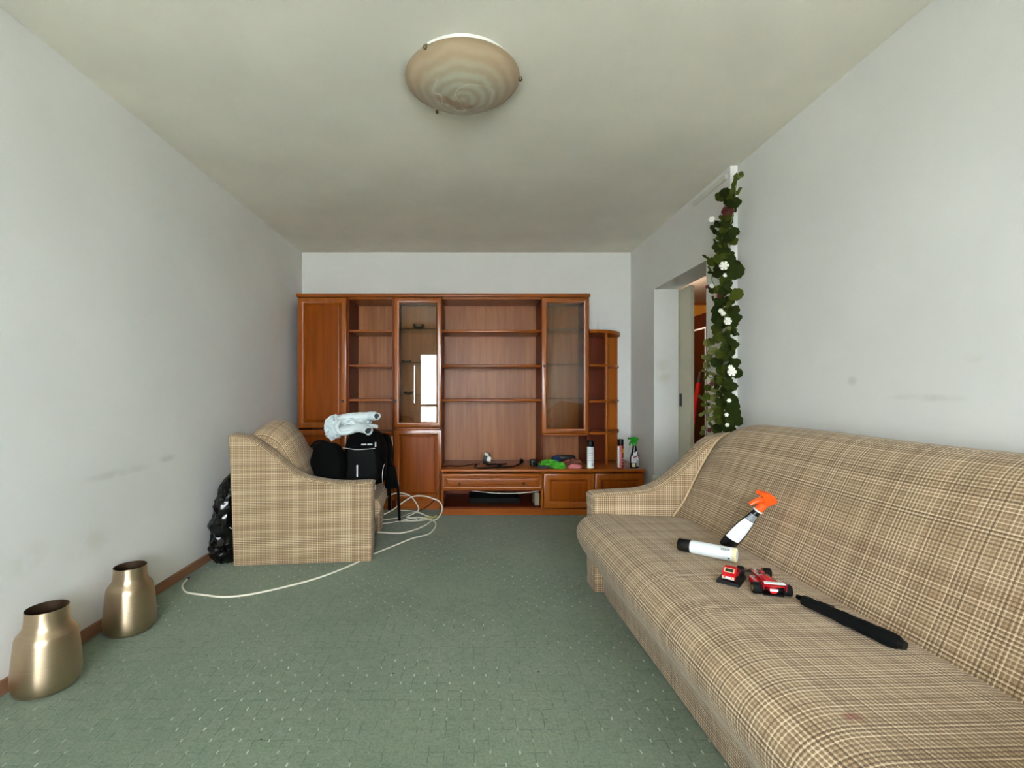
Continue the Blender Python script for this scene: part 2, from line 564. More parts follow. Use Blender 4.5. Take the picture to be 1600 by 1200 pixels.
def catmull(pts, n=6):
    pts = [Vector(p) for p in pts]
    out = []
    for i in range(len(pts) - 1):
        p0, p1, p2, p3 = pts[max(i - 1, 0)], pts[i], pts[i + 1], pts[min(i + 2, len(pts) - 1)]
        for k in range(n):
            t = k / n
            out.append(0.5 * ((2 * p1) + (p2 - p0) * t + (2 * p0 - 5 * p1 + 4 * p2 - p3) * t * t + (3 * p1 - p0 - 3 * p2 + p3) * t ** 3))
    out.append(pts[-1])
    return out


def tagset(o, label=None, cat=None, group=None, kind=None):
    if label: o['label'] = label
    if cat: o['category'] = cat
    if group: o['group'] = group
    if kind: o['kind'] = kind
    return o


def thing(name, label, cat, loc=(0, 0, 0), rotz=0.0, group=None):
    o = bpy.data.objects.new(name, None)
    o.empty_display_size = 0.1
    o.location = loc
    o.rotation_euler = (0, 0, rotz)
    COL.objects.link(o)
    MAT4[o.name] = Matrix.Translation(Vector(loc)) @ Matrix.Rotation(rotz, 4, 'Z')
    return tagset(o, label, cat, group)


def obj(name, g, m, parent=None, local=False, angle=35, label=None, kind=None, origin=True):
    """links a Geo as ONE mesh object; geometry is given in room coordinates unless local"""
    bm = g.bm
    bmesh.ops.recalc_face_normals(bm, faces=bm.faces)
    base = MAT4[parent.name] if parent is not None else None
    if parent is None and origin:
        xs = [v.co for v in bm.verts]
        o0 = Vector(((min(p.x for p in xs) + max(p.x for p in xs)) / 2, (min(p.y for p in xs) + max(p.y for p in xs)) / 2, min(p.z for p in xs)))
        base = Matrix.Translation(o0)
    if base is not None and not local:
        bmesh.ops.transform(bm, matrix=base.inverted(), verts=bm.verts)
    bm.normal_update()
    for f in bm.faces:
        if f[g.fl]: continue
        n = f.normal
        a = max(range(3), key=lambda i: abs(n[i]))
        for lp in f.loops:
            c = lp.vert.co
            lp[g.uv].uv = (c.y, c.z) if a == 0 else ((c.x, c.z) if a == 1 else (c.y, c.x))
        f.smooth = True
    for f in bm.faces: f.smooth = True
    me = bpy.data.meshes.new(name)
    bm.to_mesh(me); bm.free()
    me.set_sharp_from_angle(angle=math.radians(angle))
    me.materials.append(m)
    o = bpy.data.objects.new(name, me)
    COL.objects.link(o)
    if parent is not None:
        o.parent = parent
        MAT4[o.name] = MAT4[parent.name]
    else:
        if base is not None and not local:
            o.location = base.translation
        MAT4[o.name] = base if base is not None else Matrix()
    tagset(o, label, None, None, kind)
    return o


def struct(name, g, m, parent=None, angle=35):
    return obj(name, g, m, parent, angle=angle, kind='structure', origin=False)


# ================================================================== ROOM
WL, WR, WR2, WB, H = -1.745, 1.635, 1.681, 4.771, 2.55
CY = 2.934            # where the right wall steps
OY0, OY1, OZ = 3.234, 4.159, 2.037
BKX = 1.853           # hall face of the right wall
struct('floor', Geo().box(WL - .3, 3.7, -1.9, 7.0, -0.12, 0.0), M['carpet'])
struct('ceiling', Geo().box(WL - .3, BKX, -1.9, WB + .2, H, H + .12), M['ceil'])
struct('wall_left', Geo().box(WL - .25, WL, -1.85, WB + .2, 0, H), M['wall'])
struct('wall_back', Geo().box(WL, BKX, WB, WB + .2, 0, H), M['wall'])
struct('wall_right', Geo().box(WR2, BKX, -1.85, CY, 0, H), M['wall'])
g = Geo()
g.box(WR, BKX, CY, OY0, 0, H); g.box(WR, BKX, OY1, WB, 0, H); g.box(WR, BKX, OY0, OY1, OZ, H)
struct('wall_right_doorway', g, M['wall'])
g = Geo()
SX0, SX1, WX0, WX1, WX2, WZ1 = -1.315, -1.272, -1.20, -0.34, 1.25, 2.0
g.box(WL, SX0, WIN_Y - .25, WIN_Y, 0, H)
g.box(SX0, SX1, WIN_Y - .25, WIN_Y, 0, .853); g.box(SX0, SX1, WIN_Y - .25, WIN_Y, 1.711, H)  # slit added to make a bright strip in the cabinet glass reflection
g.box(SX1, WX0, WIN_Y - .25, WIN_Y, 0, H)
g.box(WX0, WX2, WIN_Y - .25, WIN_Y, WZ1, H)
g.box(WX0, WX1, WIN_Y - .25, WIN_Y, 0, .08)
g.box(WX1, WX2, WIN_Y - .25, WIN_Y, 0, .82)
g.box(WX2, WR2, WIN_Y - .25, WIN_Y, 0, H)
struct('wall_front', g, M['wall'])


def sash(n, x0, x1, z0, z1, bars_x=(), bars_z=()):
    t = bpy.data.objects.new('window_%d' % n, None)
    COL.objects.link(t); t['kind'] = 'structure'; MAT4[t.name] = Matrix()
    yf, w = WIN_Y - .10, .055
    obj('window_frame', Geo().ring(x0, x1, z0, z1, [(0, yf + .06), (0, yf), (w, yf), (w, yf + .06), (0, yf + .06)]), M['upvc'], t)
    for bx in bars_x:
        obj('mullion', Geo().box(bx - .04, bx + .04, yf, yf + .06, z0 + w, z1 - w), M['upvc'], t)
    for bz in bars_z:
        obj('transom', Geo().box(x0 + w, x1 - w, yf, yf + .06, bz - .03, bz + .03), M['upvc'], t)
    obj('window_pane', Geo().box(x0 + w, x1 - w, yf + .025, yf + .031, z0 + w, z1 - w), M['pane'], t)


sash(1, WX0, WX1, .08, WZ1, (), (.80,))
sash(2, WX1, WX2, .82, WZ1, (.45,), ())
struct('ground_outside', Geo().box(-40, 40, -80, -1.95, -4.2, -4.0), M['ground'])  # unseen ground, colour paled to bounce more daylight onto the ceiling
struct('baseboard_left', Geo().box(WL, WL + .015, WIN_Y, WB, 0, .055, .003), M['skirt'])
# plastic channel along the top of the right wall
g = Geo().box(WR - .018, WR, 2.96, 3.40, 2.478, 2.512, .003)
struct('trim_1', g, plain('channel_plastic', (204, 202, 192), 0.5, var=.02))

# ---- hall beyond the doorway
HX = 2.74
struct('ceiling_hall', Geo().box(BKX, 3.7, 1.6, 6.9, 2.38, 2.5), M['hallceil'])
struct('wall_hall_right', Geo().box(3.5, 3.6, 1.6, 6.9, 0, 2.38), M['hallwall'])
struct('wall_hall_back', Geo().box(BKX, 3.5, 6.6, 6.8, 0, 2.38), M['hallwall'])
struct('wall_hall_front', Geo().box(BKX, 3.5, 1.6, 1.75, 0, 2.38), M['wall'])
struct('wall_hall_left', Geo().box(BKX - .1, BKX, WB + .2, 6.6, 0, 2.38), M['hallwall'])
struct('strip_hall', Geo().box(BKX, 3.5, 6.57, 6.6, 2.345, 2.38), M['hallstrip'])  # dark orange strip along the top of the back wall
t = thing('hall_wardrobe', 'dark red wardrobe in the hall beyond the doorway', 'wardrobe', (3.0, 5.8, 0))
obj('body', Geo().box(HX + .02, 3.45, 4.7, 6.54, 0, 2.05), M['hallwood'], t)
for k, (y0, y1) in enumerate(((4.72, 5.32), (5.33, 5.92), (5.93, 6.52))):
    d = obj('door', Geo().box(HX, HX + .018, y0, y1, .06, 1.98, .003), M['hallwood'], t)
    rg = Geo()
    for (a, b, c, e) in ((y0 + .10, y0 + .118, .2, 1.86), (y1 - .118, y1 - .10, .2, 1.86)):
        rg.box(HX - .004, HX, a, b, c, e)
    rg.box(HX - .004, HX, y0 + .10, y1 - .10, 1.86, 1.878); rg.box(HX - .004, HX, y0 + .10, y1 - .10, .182, .2)
    obj('inlay', rg, M['label'], d, label='thin pale inlay line')
hl = bpy.data.lights.new('hall_fill_light', 'POINT')  # unseen fill light added to brighten the hall
hl.energy = 6.0; hl.shadow_soft_size = .06; hl.color = (1.0, .93, .82)
ho = bpy.data.objects.new('hall_fill_light', hl); ho.location = (2.25, 5.3, 2.15); COL.objects.link(ho)
# sliding door leaf on the hall side of the opening
t = bpy.data.objects.new('door_1', None); COL.objects.link(t); t['kind'] = 'structure'; MAT4[t.name] = Matrix()
obj('door_leaf', Geo().box(1.862, 1.898, 3.955, 4.83, .01, 2.03, .003), M['sliding'], t)
hy = 1.86 * F_PX / (1063.5 - VX)
obj('flush_handle', Geo().box(1.859, 1.863, hy - .022, hy + .022, fz(635, hy), fz(615, hy), .001), M['black'], t)
# red pole
p0, p1 = Vector((2.49, 5.45, 0.0)), Vector((2.712, 5.50, 1.355))
dd = (p1 - p0)
t = thing('red_pole', 'red pole with a dark grey tip leaning in the hall', 'pole', p0)
obj('shaft', Geo().tube([p0 + dd * .012, p0 + dd * .9], .026, 14), M['redpole'], t)
obj('tip', Geo().tube([p0 + dd * .9, p0 + dd * 1.0], [.021, .017], 12), plain('grey_tip', (58, 58, 56), .5), t)
# wall socket on the jamb
t = thing('wall_socket', 'white plastic socket low on the doorway jamb behind the sofa arm', 'socket', (1.70, OY1, .3))
sp = aty(1021, 746, OY1)
obj('plate', Geo().box(sp.x - .012, sp.x + .055, OY1 - .012, OY1 - .0005, sp.z - .05, sp.z + .028, .004, 2), M['white'], t)
obj('plug', Geo().lathe([(.018, 0), (.018, .03), (.012, .034)], 14, Matrix.Translation((sp.x + .02, OY1 - .012, sp.z - .01)) @ Matrix.Rotation(PI / 2, 4, 'X'), cap1=True), M['white'], t)

# ================================================================== WALL UNIT
YF, YB = 4.385, 4.766
B0, B1, B2, B3, B4, B5 = [fx(p, YF) for p in (464, 542, 615, 690.8, 846, 921)]
e = .0006
T = .018
ZT = 2.014
G_UNIT = 'cherry wall unit'


def panelled_door(parent, x0, x1, z0, z1, yf, w=.055, th=.018, knob=None, name='door', glazed=False, m=None, pm=None):
    gm = m or M['frame']
    prof = [(0, yf + th), (0, yf + .009), (.0015, yf + .005), (.005, yf + .0015), (.010, yf), (w - .014, yf), (w - .009, yf + .0015), (w - .005, yf + .005), (w - .003, yf + .0095), (w, yf + .0135), (w, yf + th)]
    d = obj(name, Geo().ring(x0, x1, z0, z1, prof), gm, parent, angle=50)
    if glazed:
        obj('glass_pane', Geo().box(x0 + w, x1 - w, yf + .010, yf + .014, z0 + w, z1 - w), M['glass'], d, label='clear glass pane')
    else:
        g = Geo()
        i = w
        g.ring(x0 + i, x1 - i, z0 + i, z1 - i, [(0, yf + .0135), (.007, yf + .0135), (.011, yf + .007), (.022, yf + .004)])
        g.box(x0 + i + .022, x1 - i - .022, yf + .004, yf + th, z0 + i + .022, z1 - i - .022)
        obj('panel', g, pm or M['panel'], d, angle=20)
    for k in (knob or ()):
        obj('knob', Geo().lathe([(.006, 0), (.006, .010), (.012, .014), (.013, .020), (.008, .025)], 14,
                                Matrix.Translation((k[0], yf, k[1])) @ Matrix.Rotation(PI / 2, 4, 'X'), cap1=True), M['knob'], d, label='small dark knob')
    return d


def carcass(t, x0, x1, z0, z1, yf, yb=YB, back=True, top=True, bottom=True, sides=True, bz=None):
    x0 += e; x1 -= e
    if sides:
        obj('side_panel', Geo().box(x0, x0 + T, yf, yb, z0, z1, .001), M['woodshade'], t)
        obj('side_panel', Geo().box(x1 - T, x1, yf, yb, z0, z1, .001), M['woodshade'], t)
    if top: obj('top_panel', Geo().box(x0 + T, x1 - T, yf, yb, z1 - T, z1), M['woodx'], t)
    if bottom: obj('bottom_panel', Geo().box(x0 + T, x1 - T, yf, yb, (bz or z0), (bz or z0) + T), M['woodx'], t)
    if back: obj('back_panel', Geo().box(x0 + T, x1 - T, yb - .006, yb, z0 + (.09 if z0 < .05 else 0), z1 - T), M['back'], t)


def shelf(t, x0, x1, z, yf, yb=YB - .006, m=None, th=.022, name='shelf'):
    return obj(name, Geo().box(x0 + T + e, x1 - T - e, yf, yb, z - th, z, .003 if th > .01 else 0), m or M['woodx'], t)


def plinth(t, x0, x1, yf, h=.088):
    obj('plinth', Geo().box(x0 + .002 + T, x1 - .002 - T, yf, yf + .016, 0, h), M['woodx'], t)


BY = YF + .0185
SH = [fz(515, YF), fz(569.5, YF), fz(623.5, YF)]
# 1 left cabinet with doors
t = thing('tall_cabinet', 'narrow tall cherry cabinet with two solid panelled doors, beside the left wall', 'cabinet', ((B0 + B1) / 2, YB, 0), group=G_UNIT)
carcass(t, B0, B1, 0, ZT, BY, bz=.088)
plinth(t, B0, B1, BY)
panelled_door(t, B0 + .003, B1 - .003, fz(669, YF), ZT - .003, YF, .06, knob=[(fx(536, YF), fz(627, YF))])
panelled_door(t, B0 + .003, B1 - .003, .091, fz(671.5, YF), YF, .06)
# 2 open shelves over a closed cupboard
t = thing('shelf_cabinet', 'narrow cherry shelf column with open compartments, right of the solid tall cabinet', 'cabinet', ((B1 + B2) / 2, YB, 0), group=G_UNIT)
carcass(t, B1, B2, 0, ZT, BY, bz=.088)
plinth(t, B1, B2, BY)
for z in SH: shelf(t, B1, B2, z, BY + .002)
shelf(t, B1, B2, fz(676, YF), BY)
panelled_door(t, B1 + .003, B2 - .003, .091, fz(681, YF), YF, .055)
# 3 glazed column
t = thing('display_cabinet', 'tall cherry display cabinet with a glass door above a solid panelled door', 'cabinet', ((B2 + B3) / 2, YB, 0), group=G_UNIT)
carcass(t, B2, B3, 0, ZT, BY, bz=.088)
plinth(t, B2, B3, BY)
GS = [1.72, 1.40, 1.094]
for z in GS: shelf(t, B2, B3, z, BY + .015, m=M['shelfglass'], th=.006, name='glass_shelf')
shelf(t, B2, B3, .776, BY)
panelled_door(t, B2 + .002, B3 - .002, fz(668, YF), ZT - .003, YF, .052, knob=[(fx(618, YF), fz(626, YF))], glazed=True, name='glass_door')
panelled_door(t, B2 + .002, B3 - .002, .091, fz(671, YF), YF, .055)
# 4 open middle bay
t = thing('open_bookcase', 'wide open cherry bay with three shelves above the television bench', 'bookcase', ((B3 + B4) / 2, YB, .42), group=G_UNIT)
obj('back_panel', Geo().box(B3 + e, B4 - e, YB - .008, YB, .419, ZT), M['back'], t)
obj('header', Geo().box(B3 + e, B4 - e, BY, YB - .008, ZT - T, ZT), M['woodx'], t)
for z in SH: obj('shelf', Geo().box(B3 + e, B4 - e, BY - .006, YB - .009, z - .024, z, .004, 2), M['woodx'], t)
# 5 right glazed cabinet over a niche
t = thing('display_cabinet', 'hanging cherry display cabinet with a glass door above an open niche, right side', 'cabinet', ((B4 + B5) / 2, YB, .42), group=G_UNIT)
carcass(t, B4, B5, .419, ZT, BY, bottom=False)
shelf(t, B4, B5, fz(678, YF) + .004, BY)
for z in SH: shelf(t, B4, B5, z + .008, BY + .015, m=M['shelfglass'], th=.006, name='glass_shelf')
panelled_door(t, B4 + .002, B5 - .002, fz(678, YF), ZT - .003, YF, .052, knob=[(fx(850.5, YF), fz(572, YF))], glazed=True, name='glass_door')
# cornice board over the whole tall run
t = obj('cornice_board', Geo().box(B0 - .008, B5 + .008, YF - .008, YB, ZT + .001, 2.046, .007, 3), M['woodx'])
tagset(t, 'long cherry top board running over all the tall cabinets', 'board')
# 6 corner shelf
cx, cy, R0 = B5 + .003, YB, .378
t = thing('corner_shelf', 'low rounded cherry corner shelf at the right end of the wall unit', 'shelf', (cx + .15, cy, .42), group=G_UNIT)


def quarter(r, n=18):
    return [(cx, cy)] + [(cx + r * math.sin(PI / 2 * i / n), cy - r * math.cos(PI / 2 * i / n)) for i in range(n + 1)]


for z, r, th in ((1.707, R0 + .012, .03), (1.378, R0, .022), (1.037, R0, .022), (.735, R0, .022)):
    obj('shelf', Geo().prism(quarter(r), z - th, z, 'Z', .005, 2), M['woodx'], t)
obj('back_panel', Geo().box(cx, cx + R0 - .02, cy - .016, cy, .419, 1.676), M['woodshade'], t)
a = math.radians(29)
px_, py_ = cx + (R0 - .018) * math.sin(a), cy - (R0 - .018) * math.cos(a)
obj('post', Geo().tube([(px_, py_, .4195), (px_, py_, 1.676)], .014, 14), M['woodz'], t)
obj('end_panel', Geo().box(cx + R0 - .11, cx + R0 - .006, cy - .034, cy - .017, .419, 1.676, .003), M['woodz'], t)

# 7 low bench: drawer unit + door unit + continuous worktop
Y2 = 4.205
WTZ = .417
DX0, DX1, DX2, DX3 = B3 + .004, fx(849, Y2), fx(929.5, Y2), 1.568
BY2 = Y2 + .0195
t = obj('worktop', Geo().box(DX0, DX3 + .006, Y2 - .004, YB, .386, WTZ, .008, 3), M['woodx'])
tagset(t, 'long low cherry worktop of the television bench', 'worktop')
t = thing('television_bench', 'low cherry bench with one wide drawer over an open niche', 'bench', ((DX0 + DX1) / 2, YB, 0), group=G_UNIT)
x0, x1 = DX0, DX1 - .001
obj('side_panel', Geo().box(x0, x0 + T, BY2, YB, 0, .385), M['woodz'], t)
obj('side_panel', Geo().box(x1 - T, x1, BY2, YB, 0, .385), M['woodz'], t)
obj('back_panel', Geo().box(x0 + T, x1 - T, YB - .006, YB, .07, .385), M['woodshade'], t)
obj('niche_floor', Geo().box(x0 + T, x1 - T, BY2 - .012, YB - .006, .058, .074, .002), M['woodshade'], t)  # darker cherry here paints the shade inside the niche
obj('divider', Geo().box(x0 + T, x1 - T, BY2, YB - .006, .216, .232), M['woodshade'], t)
obj('plinth', Geo().box(x0, x1, Y2 + .002, Y2 + .018, 0, .0575, .002), M['woodx'], t)
panelled_door(t, x0 + .002, x1 - .002, .226, .376, Y2, .036, knob=[(fx(718, Y2), fz(756, Y2)), (fx(818, Y2), fz(755, Y2))], name='drawer', m=M['woodx'], pm=M['woodx'])
t = thing('low_cupboard', 'low cherry cupboard with two panelled doors beside the drawer bench', 'cupboard', ((DX1 + DX3) / 2, YB, 0), group=G_UNIT)
x0, x1 = DX1 + .001, DX3
obj('side_panel', Geo().box(x0, x0 + T, BY2, YB, 0, .385), M['woodz'], t)
obj('side_panel', Geo().box(x1 - T, x1, BY2, YB, 0, .385, .003), M['woodz'], t)
obj('back_panel', Geo().box(x0 + T, x1 - T, YB - .006, YB, .07, .385), M['woodshade'], t)
obj('bottom_panel', Geo().box(x0 + T, x1 - T, BY2, YB - .006, .058, .074), M['woodx'], t)
obj('plinth', Geo().box(x0, x1, Y2 + .002, Y2 + .018, 0, .0575, .002), M['woodx'], t)
panelled_door(t, x0 + .002, DX2 - .002, .06, .376, Y2, .062)
panelled_door(t, DX2 + .002, x1 - .002, .06, .376, Y2, .062)

# glass bowls in the glazed column
def bowl(px, z, r, h, label):
    p = Vector((fx(px, 4.53), 4.53, z + .0005))
    o = obj('glass_bowl', Geo().lathe([(.25 * r, 0), (.6 * r, .004), (.9 * r, h * .5), (r, h), (r - .004, h), (.85 * r, h * .5), (.5 * r, .010), (0.001, .009)], 24, Matrix.Translation(p), cap0=True), M['clear'])
    tagset(o, label, 'bowl', 'glassware behind the cabinet door')


bowl(654, GS[0], .055, .055, 'small glass bowl on the top shelf behind the glass door')
bowl(635, GS[1], .05, .022, 'shallow glass dish on the middle glass shelf')
bowl(638, GS[2], .05, .025, 'shallow glass dish on the lowest glass shelf')


# ================================================================== SOFA AND ARMCHAIR
def smooth2(pts, n=5):
    return [(p.x, p.y) for p in catmull([(a, b, 0) for a, b in pts], n)]


def upholstered(t, W, aw, top, depth, seat, back, arch, endk, crown, seatmat, nw=30, dome=.02, fall=.10):
    """local frame: x = depth from the arm fronts (0) to the back, y = width 0..W, z up"""
    for w0, w1 in ((0, aw), (W - aw, W)):
        pts = [Vector((a, b)) for a, b in [(0.0, .006)] + [(0.0, .12), (0.0, .30), (0.0, .45)] + smooth2(top, 5) + [(top[-1][0] * .5 + depth * .5, .45), (depth, .006)]]
        nrm = []
        for k, p in enumerate(pts):
            tv = (pts[min(k + 1, len(pts) - 1)] - pts[max(k - 1, 0)]).normalized()
            nrm.append(Vector((-tv.y, tv.x)))
        arcl = [0.0]
        for a, b in zip(pts, pts[1:]):
            arcl.append(arcl[-1] + (b - a).length)
        ws = [0, .05, .14, .30, .5, .70, .86, .95, 1]
        rows = []
        for k, p in enumerate(pts):
            bul = dome if 4 <= k < len(pts) - 2 else (.012 if 0 < k < 4 else 0)
            row = []
            for w_ in ws:
                q = p + nrm[k] * bul * (1 - abs(2 * w_ - 1) ** 3.2)
                row.append(Vector((q.x, w0 + (w1 - w0) * w_, q.y)))
            rows.append(row)
        g = Geo()
        vr = g.grid(rows, uvs=lambda a, b: (ws[b] * (w1 - w0), arcl[a]))
        for k in (0, -1):
            g.bm.faces.new([r[k] for r in vr])
        g.bm.faces.new(vr[0] + vr[-1][::-1])
        arm = obj('armrest', g, M['fabric'], t, local=True, angle=50)
        for w in (w0 + .004, w1 - .004):
            path = [(d + .001, w, z - .001) for d, z in smooth2(top, 5)]
            obj('piping', Geo().tube(path, .0045, 6), M['pipearm'], arm, local=True)

    def loft(name, prof, zf, mat, ylo, yhi, n, par=t):
        pr = smooth2(prof, 4)
        arc = [0.0]
        for (a, b) in zip(pr, pr[1:]):
            arc.append(arc[-1] + math.hypot(b[0] - a[0], b[1] - a[1]))
        rows = []
        ys = [ylo + (yhi - ylo) * i / n for i in range(n + 1)]
        for y in ys:
            rows.append([Vector(zf(d, z, (y - ylo) / (yhi - ylo), y)) for (d, z) in pr])
        g = Geo()
        vr = g.grid(rows, uvs=lambda i, j: (ys[i], arc[j]))
        g.bm.faces.new(vr[0][::-1]); g.bm.faces.new(vr[-1])
        return obj(name, g, mat, par, local=True, angle=70), pr

    lo, hi = aw, W - aw

    def zseat(d, z, u, y):
        ed = min(y - lo, hi - y)
        k = max(0.0, 1 - ed / .16)
        return (d + .012 * k * k, y, z - (crown * k ** 1.7 * min(1.0, max(0.0, .12 + d * 2.0)) if z > .30 else 0))
    loft('seat', seat, zseat, seatmat, lo + .001, hi - .001, nw)
    fd = .04
    if seat[0][1] > .1:
        obj('front_panel', Geo().box(fd, fd + .03, lo, hi, .02, seat[0][1] + .03), M['fabric'], t, local=True)

    def zback(d, z, u, y):
        s = arch(u, y - lo, hi - y)
        zz = z if z < .43 else .43 + (z - .43) * s
        ed = min(y - lo, hi - y)
        k = max(0.0, 1 - ed / fall)
        return (d + endk * k * k * min(1.0, max(0.0, (z - .43) / .1)) * (1 if d < .75 else 0.4), y, zz)
    bk, pr = loft('backrest', back, zback, M['fabric'], lo + .001, hi - .001, nw)
    for y in (lo + .012, hi - .012) if W > 1.5 else ():
        path = [zback(d - .006, z + .004, 0, y) for d, z in pr[:len(pr) * 6 // 11]]
        obj('piping', Geo().tube(path, .006, 6), M['piping'], bk, local=True)
    for d in (.08, depth - .08):
        for y in (aw / 2, W - aw / 2):
            obj('foot', Geo().lathe([(.022, 0), (.026, .021)], 12, Matrix.Translation((d, y, 0)), cap0=True, cap1=True), M['rubber'], t, local=True)


# sofa
SO = Vector((.756, .50, 0))
SW = 2.225
SROT = math.radians(2.0)
t = thing('sofa', 'long brown plaid sofa along the right wall', 'sofa', SO, SROT)
s_top = [(0, .535), (.10, .540), (.27, .550), (.37, .578), (.46, .636), (.555, .720), (.63, .798), (.69, .842), (.75, .860), (.82, .866), (.905, .868)]
s_seat = [(.04, .012), (.037, .08), (.014, .15), (-.036, .204), (-.089, .272), (-.112, .33), (-.106, .378), (-.07, .420), (-.01, .445), (.07, .450), (.20, .4505), (.33, .4505), (.44, .450), (.50, .43)]
s_back = [(.435, .40), (.455, .44), (.51, .56), (.575, .71), (.63, .82), (.68, .90), (.74, .945), (.795, .955), (.85, .935), (.895, .87), (.905, .70), (.905, .40), (.905, .05)]


def sofa_arch(u, a, b):
    ed = min(a, b)
    k = max(0.0, 1 - ed / .28)
    return 1.0 + .006 * math.sin(u * 11) - .13 * k * k


upholstered(t, SW, .14, s_top, .905, s_seat, s_back, sofa_arch, .02, .035, M['seatfab'], 44)

# armchair
AR = math.radians(185.6)
dv, wv = Vector((math.cos(AR), math.sin(AR), 0)), Vector((-math.sin(AR), math.cos(AR), 0))
AW = .80
BR = onz(580, 878)
AO = BR - wv * AW
a_top = [(0, .512), (.135, .504), (.28, .516), (.425, .549), (.515, .598), (.61, .680), (.71, .766), (.79, .814), (.84, .828), (.895, .833)]
a_seat = [(.05, .215), (.02, .225), (-.03, .25), (-.056, .30), (-.054, .345), (-.03, .380), (.012, .402), (.07, .412), (.20, .412), (.33, .412), (.42, .41), (.48, .40)]
a_back = [(.40, .37), (.42, .41), (.46, .55), (.51, .69), (.555, .79), (.60, .86), (.66, .905), (.72, .918), (.78, .90), (.84, .84), (.862, .70), (.862, .40), (.862, .05)]
t = thing('armchair', 'brown plaid armchair by the left wall holding black bags', 'armchair', AO, AR)
upholstered(t, AW, .145, a_top, .865, a_seat, a_back, lambda u, a, b: .76 + .24 * math.sin(PI * min(max(u, 0), 1)) ** .6, .055, .02, M['fabric'], 26, fall=.2)


def arm_pt(d, w, z): return AO + dv * d + wv * w + Vector((0, 0, z))


# ================================================================== BAGS ON THE ARMCHAIR
# front backpack
by = 3.36
t = thing('backpack', 'black backpack with silver zip and white reflective strips, upright at the armchair front', 'backpack', (fx(568, by), by + .1, .42))
x0, x1 = fx(533, by), fx(601, by)


def sack(x0, x1, y0, y1, z0, z1, seed, taper=.10, amp=.012):
    g = Geo()
    rows = []
    n, m = 22, 28
    for i in range(n + 1):
        u = i / n
        z = z0 + (z1 - z0) * u
        # rounded top and bottom
        k = min(1.0, (math.sin(PI * min(u, .999) ** .9) + .001) ** .15)
        k *= 1 - taper * u
        row = []
        for j in range(m):
            a = 2 * PI * j / m
            c, s_ = math.cos(a), math.sin(a)
            sx = math.copysign(abs(c) ** .45, c); sy = math.copysign(abs(s_) ** .45, s_)
            p = Vector(((x0 + x1) / 2 + sx * (x1 - x0) / 2 * k, (y0 + y1) / 2 + sy * (y1 - y0) / 2 * k, z))
            q = noise.noise_vector(p * 9 + Vector((seed, seed, 0))) * amp
            row.append(p + q * (1 if 0 < i < n else 0))
        rows.append(row)
    vr = g.grid(rows, closev=True)
    g.bm.faces.new(vr[0]); g.bm.faces.new(vr[-1][::-1])
    return g


zb, zt = .425, fz(673, by)
obj('body', sack(x0, x1, by, by + .20, zb, zt, 1.0), M['nylon'], t, angle=60)
pk = obj('front_pocket', sack(fx(537, by), fx(592, by), by - .035, by + .06, zb + .02, fz(697, by), 2.0, .06), M['nylon2'], t, angle=60)
yz = by - .012
obj('zipper', Geo().tube(catmull([aty(533, 706, yz - .012), aty(533.5, 700, yz - .018), aty(545, 701, yz - .024), aty(556, 702.5, yz - .026), aty(570, 702, yz - .024), aty(586, 700.5, yz - .018)], 4), .0028, 6), M['silver'], t, label='silver zip across the pocket')
for (px, ya, yb_, wpx, yy) in ((558, 727, 745, 1.6, by - .05), (586.7, 691, 698.5, 1.6, by - .012), (586, 758, 765, 2.2, by - .03)):
    obj('reflective_strip', Geo().box(fx(px - wpx / 2, yy), fx(px + wpx / 2, yy), yy - .004, yy + .012, fz(yb_, yy), fz(ya, yy)), M['reflect'], t, label='white reflective strip')
obj('side_zip', Geo().tube(catmull([aty(601, 725, by + .04), aty(598.5, 732, by + .02), aty(597.5, 745, by + .01), aty(598, 754, by + .02)], 3), .0022, 6), M['silver'], t, label='silver side zip')
lg = Geo()
for k in range(9):
    a = 564.5 + k * 1.9
    if k == 4: continue
    lg.box(fx(a, by - .012), fx(a + 1.3, by - .012), by - .014, by + .006, fz(695.2, by), fz(693.4, by))
obj('logo', lg, M['reflect'], t, label='small pale logo lettering', kind='stuff')
# second backpack behind with hanging straps
by2 = 3.562
t = thing('backpack', 'second black backpack leaning behind the first, with straps hanging to the floor', 'backpack', (fx(600, by2), by2 + .08, .42))
obj('body', sack(fx(566, by2), fx(612.5, by2), by2 + .005, by2 + .11, .43, fz(678, by2), 5.0, .04), M['nylon'], t, angle=60)
obj('flap', sack(fx(600, by2), fx(622, by2), by2 - .02, by2 + .04, fz(764, by2), fz(728, by2), 6.0, .45, .006), M['nylon'], t, angle=60)
for pts, w in (([(608, 752, 3.59), (608.5, 775, 3.57), (608.5, 797, 3.57)], .013), ([(617, 745, 3.60), (621.5, 762, 3.58), (623, 790, 3.57), (624.2, 814, 3.58)], .0105)):
    path = catmull([aty(*p) for p in pts], 5)
    path = [Vector((p.x, p.y, max(p.z, .012))) for p in path]
    g = Geo()
    g.grid([[p + Vector((-w, 0, 0)), p + Vector((w, 0, 0)), p + Vector((w, .004, 0)), p + Vector((-w, .004, 0))] for p in path], closev=True)
    obj('strap', g, M['nylon'], t)
# low black bag at the back of the seat
t = thing('duffel_bag', 'low black bag slumped against the armchair back', 'bag', (fx(505, 3.30), 3.3, .42))
y3 = 3.30
g = sack(-1.068, -.900, 3.205, 3.316, .425, fz(692, 3.26), 7.0, -.06, .024)
for v in g.bm.verts:
    v.co.x -= .2 * (v.co.z - .425) * (-.90 - v.co.x) / .168
obj('body', g, M['nylon'], t, angle=60)
obj('strap', Geo().tube(catmull([aty(486, 699, 3.24), aty(490, 693, 3.24), aty(497, 689.5, 3.25), aty(507, 690, 3.26), aty(516, 693, 3.27)], 4), .0085, 6), M['nylon'], t)

